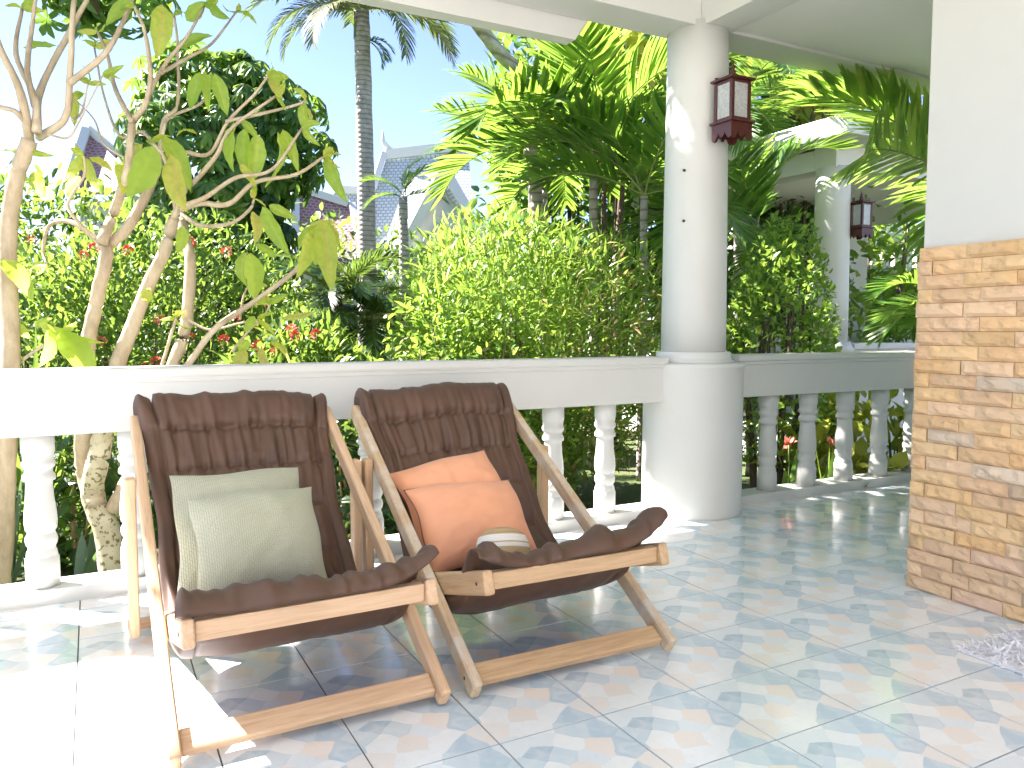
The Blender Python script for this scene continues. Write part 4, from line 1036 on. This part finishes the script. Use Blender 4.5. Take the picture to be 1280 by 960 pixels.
for k, (px, py) in enumerate(((470, 55), (476, 62), (480, 75), (462, 60))):
    put_frond(FR_SMALL[k % 2], rp_, np.array([b0[0], b0[1], GZ]), at(458, 50, 15.8), at(px+8, py-8, 15.7), .75, 0)
# small palm before the roof
b0 = at(504, 330, 15); c = at(504, 246, 15)
palm('small_palm', 'small young palm standing before the grey tiled roof', (b0[0], b0[1]), c, .10,
     [(FR_SMALL[0], at(480, 215, 15), 1.0, 0), (FR_SMALL[1], at(500, 190, 15), .9, 0), (FR_SMALL[0], at(520, 205, 15), 1.0, 0), (FR_SMALL[1], at(540, 232, 15), 1.0, 0), (FR_SMALL[1], at(475, 238, 14.8), .9, 0), (FR_SMALL[0], at(512, 195, 15.2), .9, 0)])
# dark fern-leaved palms below the villa
for i, (px, py, lab) in enumerate(((422, 370, 'dark bushy palm at the foot of the tall straight palm'), (462, 400, 'dark drooping palm beside the bamboo clump'))):
    c = at(px, py, 8.0)
    palm('fern_palm', lab, (c[0], c[1]), c, .05, ring(FR_DARK, c, 20, -.1, 1.3, .50, 20+i), mat=M_B_DARK, grp='dark low palms')
# ------------------------------------------------------------------ broad trees and background greenery
def whorl_tree(name, label, c, r, n, L, seed, mat, mid=None, grp=None, base=None, lump=.3, lw=.30):
    """crown of umbrella-like whorls: 8 drooping leaflets round each twig tip"""
    c = np.array(c, float); org = np.array([c[0], c[1], GZ]) if base is None else np.array([base[0], base[1], GZ])
    t = thing(name, label, 'tree', org, group=grp)
    P, O = ell_points(n, c-org, r, .55, lump=lump, seed=seed); g = np.random.default_rng(seed+5)
    keep = P[:, 2] > .15; P, O = P[keep], O[keep]; n = len(P)
    ax = nrm(O+np.array([0, 0, .55])+g.normal(0, .3, (n, 3)))
    e1 = nrm(np.cross(ax, g.normal(0, 1, (n, 3)))); e2 = np.cross(ax, e1); PP, DD, NN, LL, TT = [], [], [], [], []
    tn = g.random(n)
    for k in range(8):
        a = k*PI/4+g.random(n)*.3; rad = e1*np.cos(a)[:, None]+e2*np.sin(a)[:, None]
        PP.append(P); DD.append(rad*1.0-ax*.25+np.array([0, 0, -.35])); NN.append(ax+rad*.3); LL.append(L*(.75+.5*g.random(n))); TT.append(np.clip(tn+g.normal(0, .12, n), 0, 1))
    LL = np.concatenate(LL)
    leaf_cloud('crown', np.concatenate(PP), np.concatenate(DD), np.concatenate(NN), LL, LL*lw, T_OVAL, mat, t, np.concatenate(TT), 'stuff')
    tube('trunk', [np.zeros(3), (c-org)*.5+np.array([.05, 0, 0]) if mid is None else np.array(mid)-org, c-org+np.array([0, 0, 0 if mid is None else r[2]])], .10, .04, M_B_DARK, t, 9, 6, .04)
    for k in range(7):
        i = int(g.integers(n)); tube('limb', [(c-org)*(.4+.4*g.random()) if mid is None else c-org+np.array([0, 0, r[2]]), ((c-org)+P[i])/2, P[i]], .04, .012, M_B_DARK, t, 6, 4)
    return t
c = at(275, 195, 9.5)
whorl_tree('umbrella_tree', 'dense umbrella tree with glossy whorled leaves behind the slender frangipani', c, (.98, .85, 1.12), 1000, .19, 61, M_L_SCHEFF)
c2 = at(262, 325, 9.2); 
whorl_tree('umbrella_tree', 'lower dark umbrella tree beside the red tiled roof', c2, (.95, .7, .8), 500, .20, 62, M_L_DARK)
# overhanging tree: only its lowest leaves show
whorl_tree('canopy_tree', 'overhanging tree whose dark glossy leaves hang in above the bare frangipani branches', at(105, -14, 6.8), (.5, .4, .26), 70, .19, 63, M_L_SCHEFF, base=at(-300, 500, 7.5)[:2], mid=at(-160, -160, 7.2))
sh_c = np.array([-1.05, 5.35, 4.4])  # crown added out of view, sized to keep floor and chairs in shade
whorl_tree('unseen_shade_tree', 'unseen broad tree added above the view to shade the porch', sh_c, (1.62, .82, .40), 900, .23, 64, M_L_SCHEFF, base=(-4.4, 6.4), lump=.1, mid=(-3.2, 6.0, 4.2))
def leafy(label, px, py, d, r, n, L, W, mat, seed, tm=T_OVAL, grp='trees behind the palms', name='broadleaf_tree'):
    c = at(px, py, d); return bush(name, label, 'tree' if 'tree' in name else 'shrub', c, r, n, L, W, tm, mat, seed, 6, M_B_DARK, up=.1, spread=.6, shell=.35, lump=.35, stem_r=.05, group=grp)
leafy('dark broadleaf tree filling the gap behind the palm thicket', 740, 190, 11.5, (1.7, 1.0, 2.2), 5200, .24, .10, M_L_SCHEFF, 71)
leafy('dark broadleaf tree filling the gap behind the near column', 900, 230, 11.5, (1.6, 1.0, 2.3), 5200, .24, .10, M_L_DARK, 72)
leafy('pale green tree standing behind the neighbouring porch', 1115, 320, 14, (2.2, 1.4, 1.7), 4200, .22, .10, M_L_SHRUB, 73)
leafy('yellow-leaved croton tree rising above the palm thicket', 765, 85, 9.0, (.42, .4, .42), 300, .24, .10, M_L_YEL, 74, grp=None, name='croton_tree')
leafy('yellow-green tree top seen right of the taller palm', 1010, 100, 11, (.8, .7, .6), 700, .2, .09, M_L_YEL, 75, grp=None)
c = at(970, 395, 6.4); zt = at(970, 340, 6.4)[2]
bush('clipped_shrub', 'small-leaved bright green shrub right of the near column', 'shrub', (c[0], c[1], (zt+GZ)/2+.25), (.52, .5, (zt-GZ)/2-.1), 5200, .062, .030, T_OVAL, M_L_SHRUB, 81, 12, M_B_DARK, up=.35, spread=.5, shell=.4, zmin=.35, stem_r=.03)
c = at(1085, 560, 6.2)
b = bush('croton_shrub', 'yellow and green leafy shrub low behind the shorter balustrade', 'shrub', (c[0]+.1, c[1], .02), (.75, .35, .42), 420, .22, .085, T_OVAL, M_L_YEL, 82, 8, M_STEMG, up=.6, spread=.4)
for i, (px, lab) in enumerate(((985, 'canna plant with upright leaves and an orange bloom low behind the shorter balustrade'), (1040, 'second canna plant, nearer the brick wall, low behind the balustrade'))):
    p = at(px, 600, 5.6); t = strap_plant('canna_plant', lab, (p[0], p[1], GZ), 9, .62, .11, M_L_SHRUB, 85+i, .35, .3)
    g_ = np.random.default_rng(i); dd = nrm(g_.normal(0, 1, (16, 3))+np.array([0, 0, .5]))
    leaf_cloud('bloom', np.array([0, 0, .62])+dd*.01, dd, g_.normal(0, 1, (16, 3)), .06, .035, T_DIAM, M_FLOWER2, t)
    tube('stalk', [(0, 0, 0), (.01, 0, .3), (0, 0, .62)], .008, .005, M_STEMG, t)
# far hedges that close the view between the near plants
for i, (px, top, d, rx, mat) in enumerate(((60, 250, 16, 4.2, M_L_IXORA), (300, 320, 19, 4.5, M_L_DARK), (560, 330, 20, 4.5, M_L_IXORA), (860, 300, 17, 4.0, M_L_DARK), (1230, 330, 22, 6, M_L_SHRUB), (-180, 200, 15, 4, M_L_IXORA))):
    c = at(px, 400, d); zt = at(px, top, d)[2]
    lab = ['far hedge behind the bare frangipani', 'far dark hedge below the red tiled roof', 'far hedge at the foot of the grey roofed villa', 'far dark hedge behind the near column', 'far pale hedge beyond the neighbouring porch', 'far hedge past the end of the long balustrade'][i]
    bush('hedge', lab, 'hedge', (c[0], c[1], (zt+GZ)/2), (rx, 1.2, (zt-GZ)/2*1.05), 4200, .26, .11, T_OVAL, mat, 90+i, 0, up=.3, spread=.5, shell=.5, lump=.3, group='far hedges')

# ------------------------------------------------------------------ villas behind the garden
def m_roof(name, c0, c1, line, sx, sy):
    m, nt, b = mat_new(name)
    uv = N_(nt, 'ShaderNodeUVMap'); br = N_(nt, 'ShaderNodeTexBrick'); br.offset = .5
    br.inputs['Scale'].default_value = 1; br.inputs['Brick Width'].default_value = sx; br.inputs['Row Height'].default_value = sy; br.inputs['Mortar Size'].default_value = .022
    br.inputs['Color1'].default_value = (*c0, 1); br.inputs['Color2'].default_value = (*c1, 1); br.inputs['Mortar'].default_value = (*line, 1)
    nt.links.new(uv.outputs[0], br.inputs['Vector']); nt.links.new(br.outputs['Color'], b.inputs['Base Color'])
    b.inputs['Roughness'].default_value = .45; iv = N_(nt, 'ShaderNodeMath', operation='SUBTRACT'); iv.inputs[0].default_value = 1
    nt.links.new(br.outputs['Fac'], iv.inputs[1]); bump(nt, b, iv.outputs[0], .8, .03); return m
M_RGREY = m_roof('grey_roof_tiles', (.52, .56, .55), (.60, .63, .61), (.30, .35, .35), .17, .135)
M_RRED = m_roof('red_roof_tiles', (.24, .08, .08), (.31, .12, .115), (.36, .25, .25), .15, .11)
def slab(name, q, th, mat, parent, org):
    """roof plane from its four corners (eave-left, eave-right, ridge-right, ridge-left) with thickness and uv in metres"""
    q = [np.array(p, float)-org for p in q]; nv = nrm(np.cross(q[1]-q[0], q[3]-q[0])); 
    if nv[2] < 0: nv = -nv
    V = [p for p in q]+[p-nv*th for p in q]
    F = [(0, 1, 2, 3), (7, 6, 5, 4)]+[(i, i+4, (i+1) % 4+4, (i+1) % 4) for i in range(4)]
    me = mk_mesh(name, V, F, mat); uvl = me.uv_layers.new(name='UVMap')
    ex = nrm(q[1]-q[0]); ey = nrm(np.cross(nv, ex)); 
    for lp in me.loops: p = V[lp.vertex_index]-q[0]; uvl.data[lp.index].uv = (float(np.dot(p, ex)), float(np.dot(p, ey)))
    return ob(name, me, parent)
def bar_between(name, a, b, w, h, mat, parent, org): return beam(name, a-org, b-org, w, h, mat, parent, .01, lateral=(0, 0, 1) if abs(nrm(np.array(b)-np.array(a))[2]) < .7 else (1, 0, 0))
VILLA = 'villas behind the garden'
# grey roofed villa
e0, e1 = at(432, 352, 27), at(600, 352, 27.0); r0, r1 = at(483, 198, 29.2), at(585, 186, 29.2)
org = np.array([at(500, 350, 29)[0], at(500, 350, 29)[1], GZ])
v1 = thing('grey_roofed_villa', 'villa with a steep grey tiled roof and white bargeboards behind the tall palm', 'house', org, group=VILLA)
slab('roof', [e0, e1, r1, r0], .12, M_RGREY, v1, org)
back = 2*np.array([r0, r1])-np.array([e0, e1]); back[:, 2] = e0[2]; 
slab('roof', [np.array([back[1][0], back[1][1], e0[2]]), np.array([back[0][0], back[0][1], e0[2]]), r0-np.array([0, 0, .02]), r1-np.array([0, 0, .02])], .12, M_RGREY, v1, org)
bar_between('bargeboard', e0+np.array([-.1, 0, .05]), r0+np.array([-.1, 0, .15]), .22, .28, M_WHITE, v1, org)
bar_between('ridge_cap', r0+np.array([0, 0, .12]), r1+np.array([0, 0, .12]), .36, .30, M_WHITE, v1, org)
V_, F_ = tube_arrays([r0-org+np.array([.35, 0, .2]), r0-org+np.array([.05, 0, .35]), r0-org+np.array([-.12, 0, .62]), r0-org+np.array([-.14, 0, 1.0])], [.16, .15, .09, .03], 8)
ob('ridge_finial', mk_mesh('ridge_finial', V_, F_, M_WHITE, True), v1)
w0 = at(450, 380, 28.2); box('wall', (-2.2, .3, 0), (4.6, 4.5, 3.2), M_WALL, v1)
# porch gable at its right
ga, gb, gc = at(505, 305, 25.5), at(553, 222, 25.5), at(603, 300, 25.5); dep = np.array([.35, 2.4, 0])
slab('roof', [ga, ga+dep, gb+dep, gb], .1, M_RGREY, v1, org); slab('roof', [gc+dep, gc, gb-np.array([0, 0, .015]), gb+dep-np.array([0, 0, .015])], .1, M_RGREY, v1, org)
bar_between('bargeboard', ga+np.array([-.1, -.16, -.15]), gb+np.array([0, -.16, .25]), .34, .12, M_WHITE, v1, org)
bar_between('bargeboard', gc+np.array([.1, -.163, -.15]), gb+np.array([0, -.163, .246]), .34, .12, M_WHITE, v1, org)
gw = [p+np.array([0, .3, -.12])-org for p in (ga, gc, gb)]
ob('gable_wall', mk_mesh('gable_wall', gw+[p+np.array([0, .15, 0]) for p in gw], [(0, 1, 2), (5, 4, 3), (0, 3, 4, 1), (1, 4, 5, 2), (2, 5, 3, 0)], M_WALL), v1)
# lower grey roof to its left
e0, e1, r0, r1 = at(395, 330, 31), at(452, 330, 31), at(452, 240, 32.5), at(418, 240, 32.5); org = np.array([e0[0]+1, e0[1]+1, GZ])
v2 = thing('small_grey_villa', 'lower grey tiled roof peeping out left of the tall palm trunk', 'house', org, group=VILLA)
slab('roof', [e0, e1+np.array([1.2, 0, 0]), r1*0+r0+np.array([1.2, 0, 0]), r1], .1, M_RGREY, v2, org); bar_between('ridge_cap', r1+np.array([0, 0, .1]), r0+np.array([1.2, 0, .1]), .3, .3, M_WHITE, v2, org)
box('wall', (-.8, 0, 0), (2.4, 2, max(.5, e0[2]-GZ-.1)), M_WALL, v2)
# red roofed villa
for i, (a, b_, c_, d_, dd, lab) in enumerate((((372, 330), (455, 330), (436, 258), (372, 238), 22, 'red tiled roof with white edge beside the tall palm trunk'), ((88, 240), (190, 240), (148, 196), (112, 165), 21, 'red tiled roof with white gable edge far behind the bare frangipani'))):
    q = [at(*a, dd), at(*b_, dd), at(*c_, dd+1.3), at(*d_, dd+1.3)]; org = np.array([q[0][0]+.5, q[0][1]+1.5, GZ])
    v = thing('red_roofed_villa', lab, 'house', org, group=VILLA)
    slab('roof', q, .1, M_RRED, v, org)
    bar_between('ridge_cap', q[3]+np.array([0, 0, .08]), q[2]+np.array([0, 0, .08]), .22, .2, M_WHITE, v, org)
    bar_between('bargeboard', q[1]+np.array([.08, 0, .06]), q[2]+np.array([.08, 0, .06]), .2, .2, M_WHITE, v, org)
    bar_between('bargeboard', q[0]+np.array([-.08, 0, .06]), q[3]+np.array([-.08, 0, .06]), .24, .2, M_WHITE, v, org)
    box('wall', (-.3, -.9, 0), (1.6, 1.5, max(.5, q[0][2]-GZ-.1)), M_WALL, v)
# ------------------------------------------------------------------ neighbouring porch
nx, ny = 7.02, 5.87
nb = thing('neighbour_porch', 'neighbouring white porch with round column seen past the near column', 'porch', (nx, ny, 0))
ob('column', lathe_me('column', [(.19, .9), (.188, 1.4), (.178, 2.4), (.176, 2.80)], M_WHITE, 40), nb)
ob('pedestal', lathe_me('pedestal', [(.25, GZ), (.247, .86), (.258, .88), (.236, .90), (.22, .96), (.19, .961)], M_WHITE, 40), nb)
box('floor_slab', (-.3, -.12, GZ), (5, 3.4, 0), M_WHITE, nb, .01)
box('low_wall', (.26, -.09, .001), (4.8, .09, .87), M_WHITE, nb, .005); box('wall_cap', (.25, -.13, .871), (4.9, .13, .94), M_WHITE, nb, .012)
box('beam', (-.13, -.14, 2.78), (5, .14, 3.02), M_WHITE, nb, .006); box('beam', (-.132, .141, 2.782), (.13, 3.4, 3.0), M_WHITE, nb, .006)
box('ceiling', (.131, .142, 2.88), (5, 3.4, 2.93), M_CEIL, nb); box('roof_slab', (-.42, -.5, 3.021), (5.2, 3.6, 3.22), M_WHITE, nb, .02)
box('back_wall', (2.2, 3.41, 0), (5, 3.6, 3.0), M_WALL, nb)
lantern('small red wooden lantern on the far round column of the neighbouring porch', (nx+.20, ny-.20, 2.17), 1.15, (-.055, .055, 0))
# white terrace far behind it
p = at(1070, 330, 15); fv = thing('far_terrace', 'far white terrace railing above the neighbouring porch wall', 'terrace', (p[0], p[1], GZ))
z0 = at(1070, 330, 15)[2]-GZ; z1 = at(1070, 290, 15)[2]-GZ
box('parapet', (-.6, 0, 0), (5, .25, z0), M_WHITE, fv); box('handrail', (-.6, -.03, z1-.12), (5, .2, z1+.04), M_WHITE, fv, .02)
for k in range(16): box('baluster', (-.5+k*.34, .05, z0+.001), (-.41+k*.34, .14, z1-.121), M_WHITE, fv)
box('red_panel', (-.2, -.12, z0-.55), (4.6, -.002, z0-.25), M_RED, fv)
box('house_wall', (-.3, 3.0, 0), (6, 3.3, z1+2.3), M_WALL, fv)
